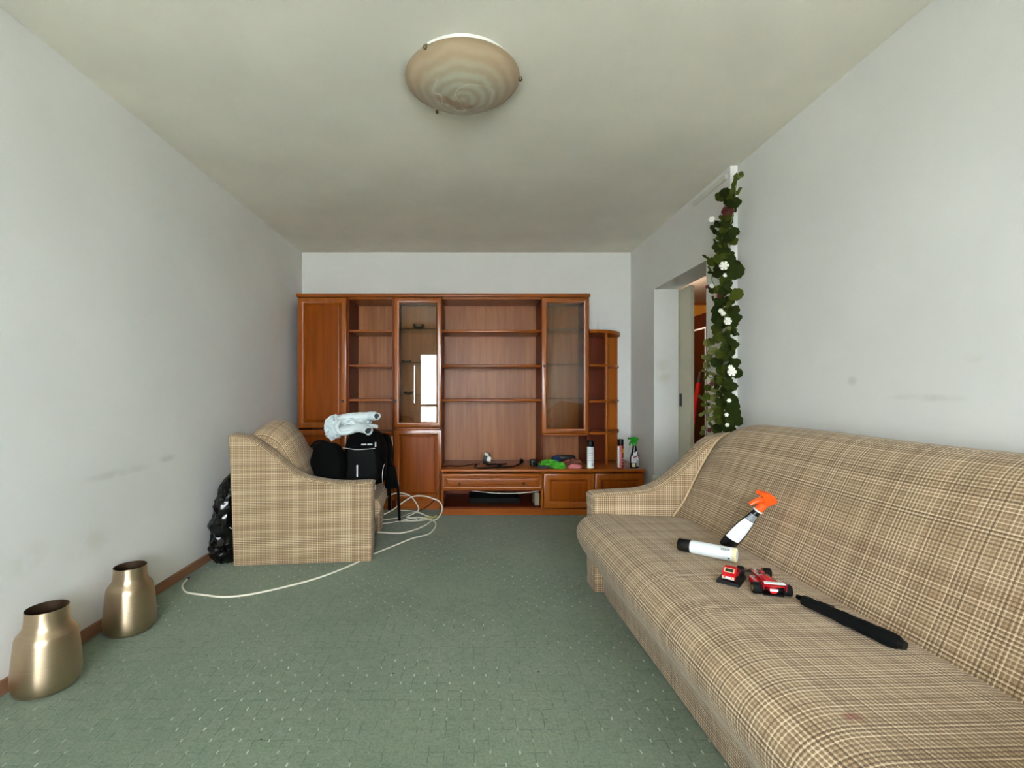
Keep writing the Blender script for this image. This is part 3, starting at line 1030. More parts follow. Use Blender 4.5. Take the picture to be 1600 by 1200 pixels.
# jacket
jy = 3.40
t = thing('jacket', 'crumpled pale blue grey jacket on top of the backpack', 'jacket', aty(550, 680, jy))


def sleeve(pts, r0, r1, seed, squash=.75, open_end=True, seg=28, fold=.27):
    path = catmull(pts, 7)
    n = len(path)
    rows = []
    up0 = Vector((0, 0, 1))
    for i, p in enumerate(path):
        tt = (path[min(i + 1, n - 1)] - path[max(i - 1, 0)]).normalized()
        up = (up0 - tt * up0.dot(tt)).normalized()
        sd = tt.cross(up)
        u = i / (n - 1)
        r = r0 + (r1 - r0) * u
        if not open_end or u < .15:
            r *= math.sqrt(max(.05, min(1.0, u / .15)))
        row = []
        for k in range(seg):
            a = 2 * PI * k / seg
            d = up * math.cos(a) * squash + sd * math.sin(a)
            q = p + d * r
            f = abs(noise.noise(q * 22 + Vector((seed, 0, seed)))) * 1.5 - .3 + .5 * noise.noise(Vector((u * 9, a * .5, seed)))
            row.append(q + d * r * fold * f)
        rows.append(row)
    inner = None
    if open_end:
        end = rows[-1]
        c = sum((Vector(v) for v in end), Vector()) / seg
        tt = (path[-1] - path[-2]).normalized()
        rows.append([c + (Vector(v) - c) * .80 + tt * .003 for v in end])
        rows.append([c + (Vector(v) - c) * .74 - tt * .02 for v in end])
        inner = (c - tt * .012, [c + (Vector(v) - c) * .80 - tt * .014 for v in end])
    g = Geo()
    vr = g.grid(rows, closev=True)
    g.bm.faces.new(vr[0])
    return g, inner


def add_sleeve(name, pts, r0, r1, seed, squash=.75):
    g, inner = sleeve(pts, r0, r1, seed, squash)
    o = obj(name, g, M['jacket'], t, angle=70)
    if inner:
        g = Geo()
        c, ring = inner
        cv = g.bm.verts.new(c)
        vs = [g.bm.verts.new(v) for v in ring]
        for i in range(len(vs)):
            g.bm.faces.new((cv, vs[i], vs[(i + 1) % len(vs)]))
        obj('cuff_lining', g, M['lining'], o, label='dark grey lining inside the cuff')


g = Geo().blob(aty(546, 660, jy), (.145, .10, .042), 11, 2.6, .30, 5, .1, ridged=True)
obj('body', g, M['jacket'], t, angle=70)
g = Geo().blob(aty(522, 668, jy - .03), (.062, .09, .085), 12, 2.6, .30, 5, .1, ridged=True)
obj('draped_side', g, M['jacket'], t, angle=70)
add_sleeve('sleeve', [aty(518, 662, jy), aty(540, 654, jy - .02), aty(562, 651, jy - .03), aty(581, 650, jy - .06), aty(589, 650.5, jy - .10)], .048, .032, 3.0, .8)
add_sleeve('sleeve', [aty(527, 674, jy - .10), aty(545, 672, jy - .12), aty(560, 668, jy - .13), aty(571, 670, jy - .17), aty(576, 673, jy - .21)], .042, .034, 8.0, .8)
g, _ = sleeve([aty(519, 653, jy - .06), aty(514, 665, jy - .05), aty(515, 678, jy - .04), aty(521, 687, jy - .03)], .034, .02, 5.0, .9, False)
obj('hanging_fold', g, M['jacket'], t, angle=70)
g, _ = sleeve([aty(533, 657, jy - .12), aty(526, 667, jy - .14), aty(532, 676, jy - .15), aty(546, 675, jy - .15), aty(562, 664, jy - .13), aty(590, 667, jy - .08)], .018, .014, 6.0, .9, False, fold=.3)
obj('collar', g, M['jacket'], t, angle=70)

# black refuse bag squeezed behind the armchair
def refuse():
    g = Geo()
    lobes = [((-1.628, 3.10, .13), (.098, .15, .155), 1), ((-1.640, 3.05, .25), (.088, .12, .11), 2), ((-1.630, 3.07, .36), (.080, .12, .10), 3), ((-1.605, 3.06, .48), (.072, .12, .115), 4)]
    rows = []
    n, m = 60, 44
    prof = [(0.0, .070), (.03, .092), (.08, .104), (.14, .106), (.19, .095), (.225, .098), (.26, .106), (.285, .085), (.32, .078), (.36, .088), (.40, .080), (.425, .068), (.46, .072), (.50, .068), (.54, .052), (.57, .028), (.585, .004)]
    def rad(z):
        for (a, ra), (b, rb) in zip(prof, prof[1:]):
            if a <= z <= b: return ra + (rb - ra) * (z - a) / (b - a)
        return .004
    for i in range(n + 1):
        z = .002 + .582 * i / n
        r = rad(z)
        xc = -1.625 + .035 * max(0, (z - .35) / .23)
        row = []
        for j in range(m):
            a = 2 * PI * j / m
            d = Vector((math.cos(a), math.sin(a) * 1.35, 0))
            q = Vector((math.cos(a) * 2.2, math.sin(a) * 2.2, z * 14))
            k = 1 + .16 * (1 - 2.2 * abs(noise.noise(q))) + .08 * noise.noise(q * 2.7)
            p = Vector((xc, 3.12, z + (.012 * noise.noise(q * 1.7) if 0 < i < n else 0))) + d * r * k
            row.append(Vector((min(max(p.x, WL + .018), -1.540 - (p.y - 2.97) * .11 - .03 * p.z / .84), p.y, max(p.z, .002))))
        rows.append(row)
    vr = g.grid(rows, closev=True)
    g.bm.faces.new(vr[0]); g.bm.faces.new(vr[-1][::-1])
    return g


t = obj('refuse_bag', refuse(), M['binbag'], angle=28)
tagset(t, 'shiny black plastic refuse bag squeezed between armchair and left wall', 'bag')

# ================================================================== CABLES ON THE FLOOR
CR = .0055


def cable(name, pts, r, m, label, n=8, seg=8, end=None):
    """pts: (px, py) on the carpet or (px, py, Y) in the air"""
    v = []
    for p in pts:
        if len(p) == 2:
            q = onz(p[0], p[1], r)
        else:
            q = aty(*p)
            q.z = max(q.z, r)
        v.append(q)
    path = [Vector((q.x, q.y, max(q.z, r))) for q in catmull(v, n)]
    if end:
        t_ = thing(name, label, 'cable', (path[0].x, path[0].y, 0), group='cables on the carpet')
        obj('lead', Geo().tube(path, r, seg), m, t_)
        d = (path[0] - path[2]).normalized()
        obj('plug_tip', Geo().tube([path[0] - d * .002, path[0] + d * .02], r * 1.25, seg), M['black'], t_, label='black tip')
        return t_
    o = obj(name, Geo().tube(path, r, seg), m)
    return tagset(o, label, 'cable', 'cables on the carpet')


cable('floor_cable', [(293, 905), (286.5, 912), (285, 917), (287.5, 922), (292, 925.5), (302, 927.5), (322, 930), (345, 932.5), (370, 931.5), (400, 927), (445, 917), (500, 902), (551, 882), (583, 866), (617, 852), (645, 841), (668, 835), (676, 829), (680.5, 822), (680, 816), (674, 812), (664, 809)], .0052, M['cable'], 'longest white cable running past the armchair towards the left wall', end=True)
cable('floor_cable', [(590, 831.5), (600, 832), (612, 832.8), (625, 832.8), (640, 830), (655, 825), (668, 818.5), (674, 813.5), (681, 812.5, 4.04), (687, 806, 4.08), (690.5, 798, 4.12), (690, 789, 4.13), (685, 782.5, 4.13), (676, 779, 4.12), (665, 775.5, 4.10), (652, 774.8, 4.07), (642, 777, 4.04), (628, 786, 4.0), (613, 797, 3.95), (600, 803.5, 3.93)], .0055, M['cable'], 'white cable rising in a wide upright loop before the bench corner')
cable('floor_cable', [(603, 778, 3.85), (612, 772.5, 3.86), (625, 770.2, 3.88), (637, 773, 3.92), (645, 779, 3.96), (652, 789, 4.0), (654, 796, 4.03), (650, 800.5, 4.05), (641, 805, 4.07), (635, 808, 4.12), (642, 808.8), (655, 808.5), (664, 809.5)], .0052, M['cable'], 'white cable in the smaller loop just right of the hanging strap')
for k, (pts, lab) in enumerate((
    ([(598, 812.5), (610, 810.8), (622, 809), (632, 806), (640, 802), (652, 801), (664, 805), (672, 808)], 'thin white cable lying nearest the cabinet plinth'),
    ([(598, 818), (612, 816.2), (626, 814), (645, 814), (660, 813), (672, 811)], 'thin white cable lying flat left of the strap end'),
    ([(624, 797.5), (640, 798), (655, 800.5), (668, 806), (678, 808)], 'thin white cable curling behind the loops'),
    ([(630, 811), (640, 813.5), (652, 811.5), (645, 809.5), (634, 811), (646, 814), (660, 811)], 'small tangle of thin white cable by the strap end'))):
    cable('floor_cable', pts, .0038, M['cable'], lab, seg=6)
cable('floor_cable', [(686, 807), (678, 808), (671, 808.5), (664, 806), (670, 810), (682, 805), (676, 809), (660, 812)], .0036, M['cabley'], 'knotted yellow cable tie between the white loops', seg=6)
cable('floor_cable', [(690, 737, 4.197), (686.5, 742, 4.19), (687.5, 755, 4.19), (684, 768, 4.2), (680, 779, 4.22), (671, 789, 4.26), (662, 795, 4.30), (655, 797.5)], .0042, M['cabled'], 'dark brown cable dropping from the bench corner to the carpet', seg=6)


# ================================================================== THINGS ON THE WORKTOP
def on_top(px, py): return onz(px, py, WTZ + .0005)


def spray_can(p, h, r, cap_h, body, label, mat4=None, extra=None, name='aerosol_can', group=None):
    rot = mat4 or Matrix()
    t_ = thing(name, label, 'spray can', p, 0, group)
    m4 = Matrix.Translation(p) @ rot
    obj('body', Geo().lathe([(r * .86, 0), (r, .004), (r, h - cap_h - .006), (r * .9, h - cap_h)], 28, m4, cap0=True, cap1=True), body, t_)
    obj('cap', Geo().lathe([(r * .94, h - cap_h), (r * .97, h - cap_h + .003), (r * .95, h - .006), (r * .86, h)], 28, m4, cap0=True, cap1=True), M['black'], t_, label='black cap')
    return t_, m4


def wrap(parent, m4, r, a0, a1, z0, z1, m, name, n=10, label=None, kind=None):
    """a printed patch lying on the can's side"""
    g = Geo()
    g.grid([[m4 @ Vector((r * math.cos(a0 + (a1 - a0) * i / n), r * math.sin(a0 + (a1 - a0) * i / n), z)) for z in (z0, z1)] for i in range(n + 1)])
    return obj(name, g, m, parent, label=label, kind=kind)


def barcode(parent, m4, r, a, z0, z1, n=6, step=.1):
    g = Geo()
    for k in range(n):
        w = step * (.30 if k % 2 else .55)
        aa = a + k * step
        g.grid([[m4 @ Vector((r * math.cos(x), r * math.sin(x), z)) for z in (z0, z1)] for x in (aa, aa + w)])
    obj('barcode', g, M['ink'], parent, kind='stuff', label='printed barcode')


F = -PI / 2  # angle facing the camera
p = on_top(922.5, 731)
t, m4 = spray_can(p, .249, .0315, .052, M['can'], 'white aerosol can with black cap standing on the low bench', group='spray cans on the bench')
obj('rim', Geo().lathe([(.0325, 0), (.0335, .006), (.032, .011)], 24, m4), M['cream'], t)
barcode(t, m4, .0318, F + .15, .018, .045, 5, .12)
for k in range(5):
    wrap(t, m4, .0318, F - .8, F + .8, .07 + k * .022, .073 + k * .022, M['print'], 'print_line', label='faint grey printed line')
p = on_top(969.5, 732)
t, m4 = spray_can(p, .268, .0285, .055, M['redcan'], 'red and white aerosol can with black cap, beside the corner shelf', group='spray cans on the bench')
wrap(t, m4, .0288, F - 1.5, F - .62, .012, .205, M['label'], 'side_label', label='white side of the label')
wrap(t, m4, .0289, F - .15, F + .06, .004, .21, plain('pink_gloss', (222, 128, 120), .25), 'stripe', label='pale pink stripe')
wrap(t, m4, .0289, F + .25, F + 1.0, .145, .185, M['gold'], 'emblem', label='yellow printed emblem')
for k in range(3):
    wrap(t, m4, .0289, F + .2, F + .9, .04 + k * .025, .045 + k * .025, M['label'], 'print_line', label='white printed line')


def spray_bottle(t_, m4, h, w, mb, mt, shoulder=None):
    """local: z up the bottle, -x the way the nozzle points"""
    def sec(z, a, b, n=24):
        return [m4 @ Vector((a * math.cos(2 * PI * i / n), b * math.sin(2 * PI * i / n), z)) for i in range(n)]
    hb = h * .76
    rows = [sec(0, w * .86, w * .52), sec(.006, w * .97, w * .60), sec(hb * .15, w, w * .62), sec(hb * .38, w * .99, w * .62), sec(hb * .55, w * .86, w * .56), sec(hb * .72, w * .60, w * .46), sec(hb * .88, w * .42, w * .38), sec(hb * .93, w * .36, w * .36), sec(hb, w * .34, w * .34)]
    g = Geo()
    vr = g.grid(rows, closev=True)
    g.bm.faces.new(vr[0]); g.bm.faces.new(vr[-1])
    obj('bottle', g, mb, t_, angle=60)
    obj('collar', Geo().lathe([(w * .40, hb - .012), (w * .46, hb - .010), (w * .46, hb + .018), (w * .36, hb + .022)], 18, m4, cap0=True, cap1=True), mt, t_)
    g = Geo()
    q = .013
    head = [(-.050, hb + .048), (-.046, hb + .062), (-.015, hb + .070), (.020, hb + .066), (.038, hb + .052), (.034, hb + .042), (.014, hb + .020), (-.014, hb + .020), (-.018, hb + .040)]
    g.prism(head, -q, q, 'Y', .004, 2)
    g.xform(m4)
    obj('trigger_head', g, mt, t_)
    g = Geo().prism([(-.020, hb + .044), (-.032, hb + .040), (-.050, hb + .014), (-.056, hb - .006), (-.049, hb - .008), (-.040, hb + .012), (-.016, hb + .030)], -.008, .008, 'Y', .002, 1)
    g.xform(m4)
    obj('trigger', g, mt, t_)
    obj('nozzle', Geo().lathe([(.008, 0), (.0095, .004), (.0095, .016)], 12, m4 @ Matrix.Translation((-.047, 0, hb + .055)) @ Matrix.Rotation(-PI / 2, 4, 'Y'), cap0=True, cap1=True), mt, t_)
    return hb


def face_patch(t_, m4, w, pts, y, m, name, label=None):
    """flat print laid on the bottle's broad side"""
    g = Geo().prism(pts, -y, -y + .003, 'Y')
    g.xform(m4)
    return obj(name, g, m, t_, label=label)


p = on_top(991.5, 731)
t = thing('spray_bottle', 'dark cleaner spray bottle with green trigger on the bench end', 'spray bottle', p)
m4 = Matrix.Translation(p) @ Matrix.Rotation(.15, 4, 'Z')
hb = spray_bottle(t, m4, .285, .043, M['bottle'], M['trig'])


def curved_label(t_, m4, w, hb, z0, z1, a0, a1, m, name, label=None, slant=0.0, k=1.012):
    def wz(z):
        u = z / hb
        tb = [(0, .90), (.03, .97), (.15, 1), (.38, .99), (.55, .86), (.72, .60), (.88, .42), (1, .34)]
        tc = [(0, .54), (.03, .60), (.15, .62), (.38, .62), (.55, .56), (.72, .46), (.88, .38), (1, .34)]
        def it(tbl):
            for (x, y), (x2, y2) in zip(tbl, tbl[1:]):
                if x <= u <= x2: return y + (y2 - y) * (u - x) / (x2 - x)
            return tbl[-1][1]
        return it(tb) * w * k, it(tc) * w * k
    g = Geo()
    rows = []
    for i in range(13):
        row = []
        for j in range(9):
            a = a0 + (a1 - a0) * i / 12
            z = z0 + (z1 - z0) * j / 8 + slant * (i / 12 - .5)
            A, B = wz(max(0, z))
            row.append(m4 @ Vector((A * math.cos(a), B * math.sin(a), z)))
        rows.append(row)
    g.grid(rows)
    return obj(name, g, m, t_, label=label)


curved_label(t, m4, .043, hb, .05, .115, F - 1.15, F + .75, M['label'], 'label_panel', 'white label')
curved_label(t, m4, .043, hb, .115, .150, F - .5, F + .55, M['label'], 'label_panel', 'white label neck', slant=.015)
curved_label(t, m4, .043, hb, .012, .046, F - 1.0, F - .1, M['cream'], 'label_panel', 'cream lower label')
curved_label(t, m4, .043, hb, .014, .075, F + .1, F + .85, M['labelsil'], 'label_panel', 'silver corner of the label', k=1.02)
curved_label(t, m4, .043, hb, .098, .110, F - .7, F + .3, M['labelred'], 'label_mark', 'dark red brand lettering bar', slant=.01, k=1.025)
for k in range(2):
    curved_label(t, m4, .043, hb, .072 + k * .012, .076 + k * .012, F - .7, F + .3, M['print'], 'print_line', 'grey printed line', k=1.025)

# adapter with white plug and its black lead
p = on_top(758, 725)
t = thing('power_adapter', 'black power adapter standing upright with white plugs on the bench', 'adapter', p)
g = Geo().box(-.022, .022, -.018, .018, 0, .088, .006, 2)
g.xform(Matrix.Translation(p) @ Matrix.Rotation(.12, 4, 'Y'))
obj('body', g, M['black'], t)
g = Geo().lathe([(.024, 0), (.025, .006), (.024, .024), (.018, .03)], 18, Matrix.Translation(p + Vector((.014, 0, .082))) @ Matrix.Rotation(.3, 4, 'Y'), cap0=True, cap1=True)
obj('round_plug', g, M['white'], t, label='round white plug')
g = Geo().box(-.02, .02, -.018, .018, -.024, .024, .005, 2)
g.xform(Matrix.Translation(p + Vector((.036, -.028, .052))) @ Matrix.Rotation(.25, 4, 'Y'))
obj('square_plug', g, M['white'], t, label='square white plug')


def bench_cable(pts, r, label, head=None, name='power_lead'):
    v = [on_top(*q) + Vector((0, 0, r)) for q in pts]
    path = catmull(v, 8)
    t_ = thing(name, label, 'cable', path[0], 0, 'black leads on the bench')
    obj('lead', Geo().tube(path, r, 8), M['rubber'], t_)
    if head:
        d = (path[-1] - path[-3]).normalized()
        obj('plug', Geo().tube([path[-1] - d * .01 + Vector((0, 0, .008)), path[-1] + d * .012 + Vector((0, 0, .018)), path[-1] + d * .03 + Vector((0, 0, .018)), path[-1] + d * .045 + Vector((0, 0, .018))], [.012, .022, .022, .016], 14), M['black'], t_)
    return t_


bench_cable([(745, 727), (742, 730.5), (747, 732.5), (760, 732), (775, 731), (783, 728.5), (775, 726.5), (760, 727)], .0075, 'black lead coiled in a loop at the adapter foot')
bench_cable([(776, 731.5), (790, 731), (803, 729.5), (811, 726), (814, 724.5)], .006, 'black lead ending in a round plug right of the adapter', head=True)
bench_cable([(692, 730), (702, 728.5), (715, 729), (728, 728), (738, 726), (750, 725.5)], .004, 'thin black lead trailing left from the adapter')
bench_cable([(765, 726), (778, 726.3), (792, 725.5)], .006, 'short black lead lying behind the coil')
p = on_top(834, 729)
t = thing('black_box', 'small black box speaker beside the green cloth', 'box', p)
obj('case', Geo().box(p.x - .034, p.x + .036, p.y - .02, p.y + .045, p.z, p.z + .068, .012, 3), M['black'], t)
obj('dial', Geo().lathe([(.018, 0), (.018, .004), (.012, .006)], 16, Matrix.Translation((p.x + .004, p.y - .02, p.z + .034)) @ Matrix.Rotation(PI / 2, 4, 'X'), cap1=True), M['rubber'], t)


def cloth(name, px, py, sx, sy, sz, m, seed, label, freq=3.0, amp=.35, ridged=False, group='cloths on the bench'):
    p = on_top(px, py)
    o = obj(name, Geo().blob((p.x, p.y, p.z + sz * .62), (sx, sy, sz), seed, freq, amp, 4, .38, ridged), m, angle=70)
    return tagset(o, label, 'cloth', group)


p = on_top(883, 720)
t = obj('black_tray', Geo().box(p.x - .09, p.x + .09, p.y - .08, p.y + .02, p.z, p.z + .062, .012, 2), M['black'])
tagset(t, 'flat black case lying at the back behind the cloths', 'case')
cloth('green_cloth', 858, 729.8, .082, .030, .042, M['green'], 3, 'bright green crumpled cloth on the bench', 5.2, .5, True)
cloth('green_cloth', 874, 732.4, .05, .012, .034, M['green'], 9, 'second green cloth end lying in front of the navy cloth', 5.5, .5, True)
cloth('navy_cloth', 869, 726.5, .045, .022, .056, M['blue'], 5, 'navy blue cloth stuffed behind the green one')
cloth('grey_cloth', 849, 732, .058, .016, .016, M['grey'], 6, 'flat dark grey cloth at the bench edge')
cloth('rust_cloth', 894, 727, .078, .04, .034, M['rust'], 7, 'rust brown crumpled cloth on the bench', 5.5, .5, True)
cloth('pink_cloth', 898, 731.5, .058, .018, .022, M['pink'], 8, 'pink rolled cloth at the bench edge', 2.2, .25)

# things in the niche under the drawer
nz_ = .0745
t = obj('niche_box', Geo().box(fx(834, 4.32), fx(841.5, 4.32), 4.26, 4.42, nz_, nz_ + .115, .003), plain('pale_carton', (150, 138, 116), .7))
tagset(t, 'pale narrow carton standing at the right end of the niche', 'box')
t = obj('black_recorder', Geo().box(fx(733, 4.36), fx(812, 4.36), 4.34, 4.62, nz_, nz_ + .05, .006, 2), M['rubber'])
tagset(t, 'flat black device lying in the niche under the drawer', 'device')
y = Y2 + .008
path = catmull([Vector((fx(735, y), y + .05, .212)), aty(752, 768.5, y + .03), aty(775, 770.5, y + .015), aty(800, 770.8, y + .012), aty(822, 769.5, y + .02), aty(842, 767.5, y + .03)], 6)
t = obj('sagging_cable', Geo().tube(path, .0035, 6), M['cable'])
tagset(t, 'white cable sagging in the niche just below the drawer', 'cable')

# ================================================================== VASES
def vase(x, y, label):
    t_ = thing('metal_vase', label, 'vase', (x, y, 0), 0, 'champagne metal vases')
    out = [(.070, .001), (.090, .006), (.101, .022), (.1055, .05), (.1045, .08), (.0995, .14), (.0945, .19), (.0925, .206), (.089, .214), (.078, .228), (.0705, .240), (.068, .252), (.0662, .275), (.0655, .300), (.0655, .3035)]
    inn = [(.0655, .3035), (.0635, .3035), (.0630, .275), (.0650, .25), (.0690, .236), (.084, .21), (.096, .14), (.101, .06), (.09, .02), (.001, .012)]
    obj('body', Geo().lathe(out, 56, Matrix.Translation((x, y, 0)), cap0=True), M['brass'], t_, angle=50)
    obj('lining', Geo().lathe(inn, 48, Matrix.Translation((x, y, 0))), M['brassin'], t_, angle=50, label='dark inside of the vase')


vase(-1.615, 1.765, 'champagne metal vase standing nearer the camera by the left wall')
vase(-1.608, 2.185, 'champagne metal vase standing farther back, closer to the armchair')

# ================================================================== CEILING LAMP
LX, LY = -.0405, 2.065
t = thing('ceiling_lamp', 'round ceiling lamp with swirled beige alabaster glass bowl', 'lamp', (LX, LY, H))
obj('base_plate', Geo().lathe([(.20, H - .0005), (.222, H - .003), (.222, H - .022), (.14, H - .030)], 48, Matrix.Translation((LX, LY, 0)), cap0=True, cap1=True), M['white'], t)
rr = .252
prof = []
for i in range(15):
    a = i / 14
    prof.append((rr * a + .0005, H - .128 + .086 * a ** 2.2))
prof.append((rr + .001, H - .042))
prof += [(rr - .006, H - .042)] + [(max(r - .006, .0004), z + .006) for r, z in prof[-2::-1]]
g = Geo().lathe(prof, 64)
g.xform(Matrix.Translation((LX, LY, 0)))
obj('glass_bowl', g, M['alab'], t, angle=60)
for q in ((662, 72), (807, 124), (683, 175)):
    hh = H - .05 - CAM_Z
    Y = hh * F_PX / (VY - q[1])
    v = Vector(((q[0] - VX) / F_PX * Y - LX, Y - LY, 0)).normalized()
    c = obj('clip', Geo().tube([Vector((LX, LY, H - .030)) + v * (rr - .05), Vector((LX, LY, H - .034)) + v * (rr - .004), Vector((LX, LY, H - .048)) + v * (rr + .004)], .004, 8), M['steel'], t)
    obj('ball', Geo().lathe([(.001, -.009), (.0065, -.0065), (.009, 0), (.0065, .0065), (.001, .009)], 12, Matrix.Translation(Vector((LX, LY, H - .050)) + v * (rr + .004))), M['steel'], c)

# ================================================================== THINGS ON THE SOFA
SZ = .4535
# lying aerosol can
a0, a1 = onz(1152, 868, SZ + .028), onz(1060, 850, SZ + .028)
dirv = (a1 - a0).normalized()
rot = dirv.to_track_quat('Z', 'Y').to_matrix().to_4x4()
t, m4 = spray_can(a0, (a1 - a0).length, .0268, .048, M['can'], 'white aerosol can with black cap lying on the sofa seat', mat4=rot)
# angle on the can that faces up and to the camera
upv = (Vector((0, 0, CAM_Z)) - a0)
loc = rot.to_3x3().inverted() @ upv
FA = math.atan2(loc.y, loc.x)
L_ = (a1 - a0).length
obj('rim', Geo().lathe([(.024, 0), (.0275, .003), (.0275, .012), (.0266, .016)], 24, m4), M['cream'], t, label='cream bottom rim')
g = Geo()
for k in range(12):
    zz = .024 + k * .0026
    wdt = .0015 if k % 3 else .0008
    g.grid([[m4 @ Vector((.0271 * math.cos(a), .0271 * math.sin(a), z)) for z in (zz, zz + wdt)] for a in (FA + .35, FA + .55, FA + .75)])
obj('barcode', g, M['ink'], t, kind='stuff', label='printed barcode')
wrap(t, m4, .0271, FA - .85, FA - .6, .022, .030, M['ink'], 'square_mark', label='small black square print')
for k in range(7):
    a = FA - .7 + k * .2
    wrap(t, m4, .0271, a, a + .022, .07 if k % 3 else .05, L_ - .055 - .008 * (k % 2), plain('pale_print', (196, 206, 210), .5) if k == 0 else bpy.data.materials['pale_print'], 'print_line', n=2, label='pale line of print')

# orange spray bottle leaning on the backrest
b0, b1 = Vector((1.063, 1.94, .476)), Vector((1.174, 1.865, .672))
zv = (b1 - b0).normalized()
xv = Vector((.62, .35, -.70)); xv = (xv - zv * xv.dot(zv)).normalized()
yv = zv.cross(xv)
m4 = Matrix(((xv.x, yv.x, zv.x, b0.x), (xv.y, yv.y, zv.y, b0.y), (xv.z, yv.z, zv.z, b0.z), (0, 0, 0, 1)))
t = thing('spray_bottle', 'spray bottle with orange trigger and white label leaning on the sofa back', 'spray bottle', b0)
hb = spray_bottle(t, m4, .285, .037, M['bottle'], M['orange'])
cl = (m4.inverted() @ Vector((0, 0, CAM_Z)))
FB = math.atan2(cl.y / .62, cl.x)
curved_label(t, m4, .037, hb, .045, .150, FB - 1.0, FB + 1.0, M['label'], 'label_panel', 'white label')
curved_label(t, m4, .037, hb, .152, .180, FB - .9, FB + .9, M['bottleg'], 'label_panel', 'grey shoulder of the bottle')
obj('neck_ring', Geo().lathe([(.0185, hb - .018), (.0192, hb - .012)], 18, m4, cap0=True, cap1=True), M['label'], t, label='white neck ring')


def frame4(o, fwd):
    x = Vector((fwd[0], fwd[1], 0)).normalized()
    y = Vector((-x.y, x.x, 0))
    return Matrix(((x.x, y.x, 0, o[0]), (x.y, y.y, 0, o[1]), (0, 0, 1, o[2]), (0, 0, 0, 1)))


# racing car toy
rear, front = onz(1205.5, 929, SZ), onz(1178, 900, SZ)
fwd = (front - rear); WBASE = fwd.length
m4 = frame4(rear, fwd)
t = thing('toy_racing_car', 'red open-wheel toy racing car with white rear wing on the sofa seat', 'toy car', rear)


def loc(g): return g.xform(m4)


WR_, WF_ = .0185, .0165
for (x, y, r, w) in ((0, .044, WR_, .026), (0, -.044, WR_, .026), (WBASE, .044, WF_, .020), (WBASE, -.044, WF_, .020)):
    mm = m4 @ Matrix.Translation((x, y, r)) @ Matrix.Rotation(PI / 2, 4, 'X')
    wh = obj('wheel', Geo().lathe([(r * .55, -w / 2), (r * .9, -w / 2), (r, -w / 2 + .003), (r, w / 2 - .003), (r * .9, w / 2), (r * .55, w / 2)], 24, mm, cap0=True, cap1=True), M['rubber'], t)
    sg = 1 if y < 0 else -1
    obj('hub', Geo().lathe([(r * .5, sg * (w / 2)), (r * .45, sg * (w / 2 + .001)), (r * .12, sg * (w / 2 + .0012))], 16, mm, cap1=True), M['hub'], wh, label='gold hub')
for x in (0, WBASE):
    g = loc(Geo().box(x - .003, x + .003, -.036, .036, .014, .019)); obj('axle', g, M['black'], t)
# body by cross sections (x, half width, z bottom, z top)
secs = [(-.018, .010, .010, .026), (.0, .014, .008, .034), (.03, .017, .007, .043), (.06, .018, .007, .046), (.075, .018, .007, .038), (.10, .016, .008, .034), (.13, .012, .010, .030), (WBASE, .009, .010, .024), (WBASE + .03, .006, .010, .017), (WBASE + .04, .002, .011, .014)]
g = Geo()
rows = [[Vector((x, w * math.copysign(abs(math.cos(a)) ** .7, math.cos(a)), (b + c) / 2 + (c - b) / 2 * math.copysign(abs(math.sin(a)) ** .7, math.sin(a)))) for a in [2 * PI * k / 16 for k in range(16)]] for x, w, b, c in secs]
vr = g.grid(rows, closev=True); g.bm.faces.new(vr[0]); g.bm.faces.new(vr[-1])
obj('body', loc(g), M['red'], t, angle=60)
for sgn in (1, -1):
    pod = [(.022, .016), (.022, .030), (.04, .040), (.085, .040), (.10, .034), (.104, .016)]
    g = Geo().prism([(x, sgn * y) for x, y in pod], .006, .024, 'Z', .003, 2)
    obj('side_pod', loc(g), M['red'], t)
    for ax in (.006, WBASE - .008):
        obj('suspension_arm', loc(Geo().tube([(ax + .012, sgn * .01, .02), (ax, sgn * .036, .017)], .0015, 6)), M['black'], t)
obj('cockpit', loc(Geo().blob((.083, 0, .038), (.014, .009, .004), 1, 1, 0, 2)), M['black'], t)
obj('helmet', loc(Geo().blob((.078, 0, .043), (.008, .007, .008), 1, 1, 0, 2)), M['redd'], t)
obj('floor_tray', loc(Geo().box(-.02, .11, -.03, .03, .003, .007)), M['black'], t)
w_ = obj('rear_wing', loc(Geo().box(-.028, -.010, -.033, .033, .044, .047, .001)), M['label'], t, label='white rear wing')
for y in (-.033, .033):
    obj('end_plate', loc(Geo().box(-.030, -.004, y - .001, y + .001, .024, .049)), M['redd'], w_)
obj('rear_wing_flap', loc(Geo().box(-.024, -.012, -.032, .032, .034, .036, .001)), M['red'], t)
obj('rear_light_panel', loc(Geo().box(-.022, -.018, -.012, .012, .018, .026, .001)), M['label'], t, label='small white rear panel')
fw = obj('front_wing', loc(Geo().box(WBASE + .018, WBASE + .040, -.040, .040, .008, .011, .001)), M['redd'], t, label='dark red front wing')
for y in (-.040, .040):
    obj('end_plate', loc(Geo().box(WBASE + .014, WBASE + .042, y - .001, y + .001, .005, .020)), M['redd'], fw)
obj('white_stripe', loc(Geo().box(.105, .14, .004, .008, .0305, .0335)), M['label'], t, label='white stripe')

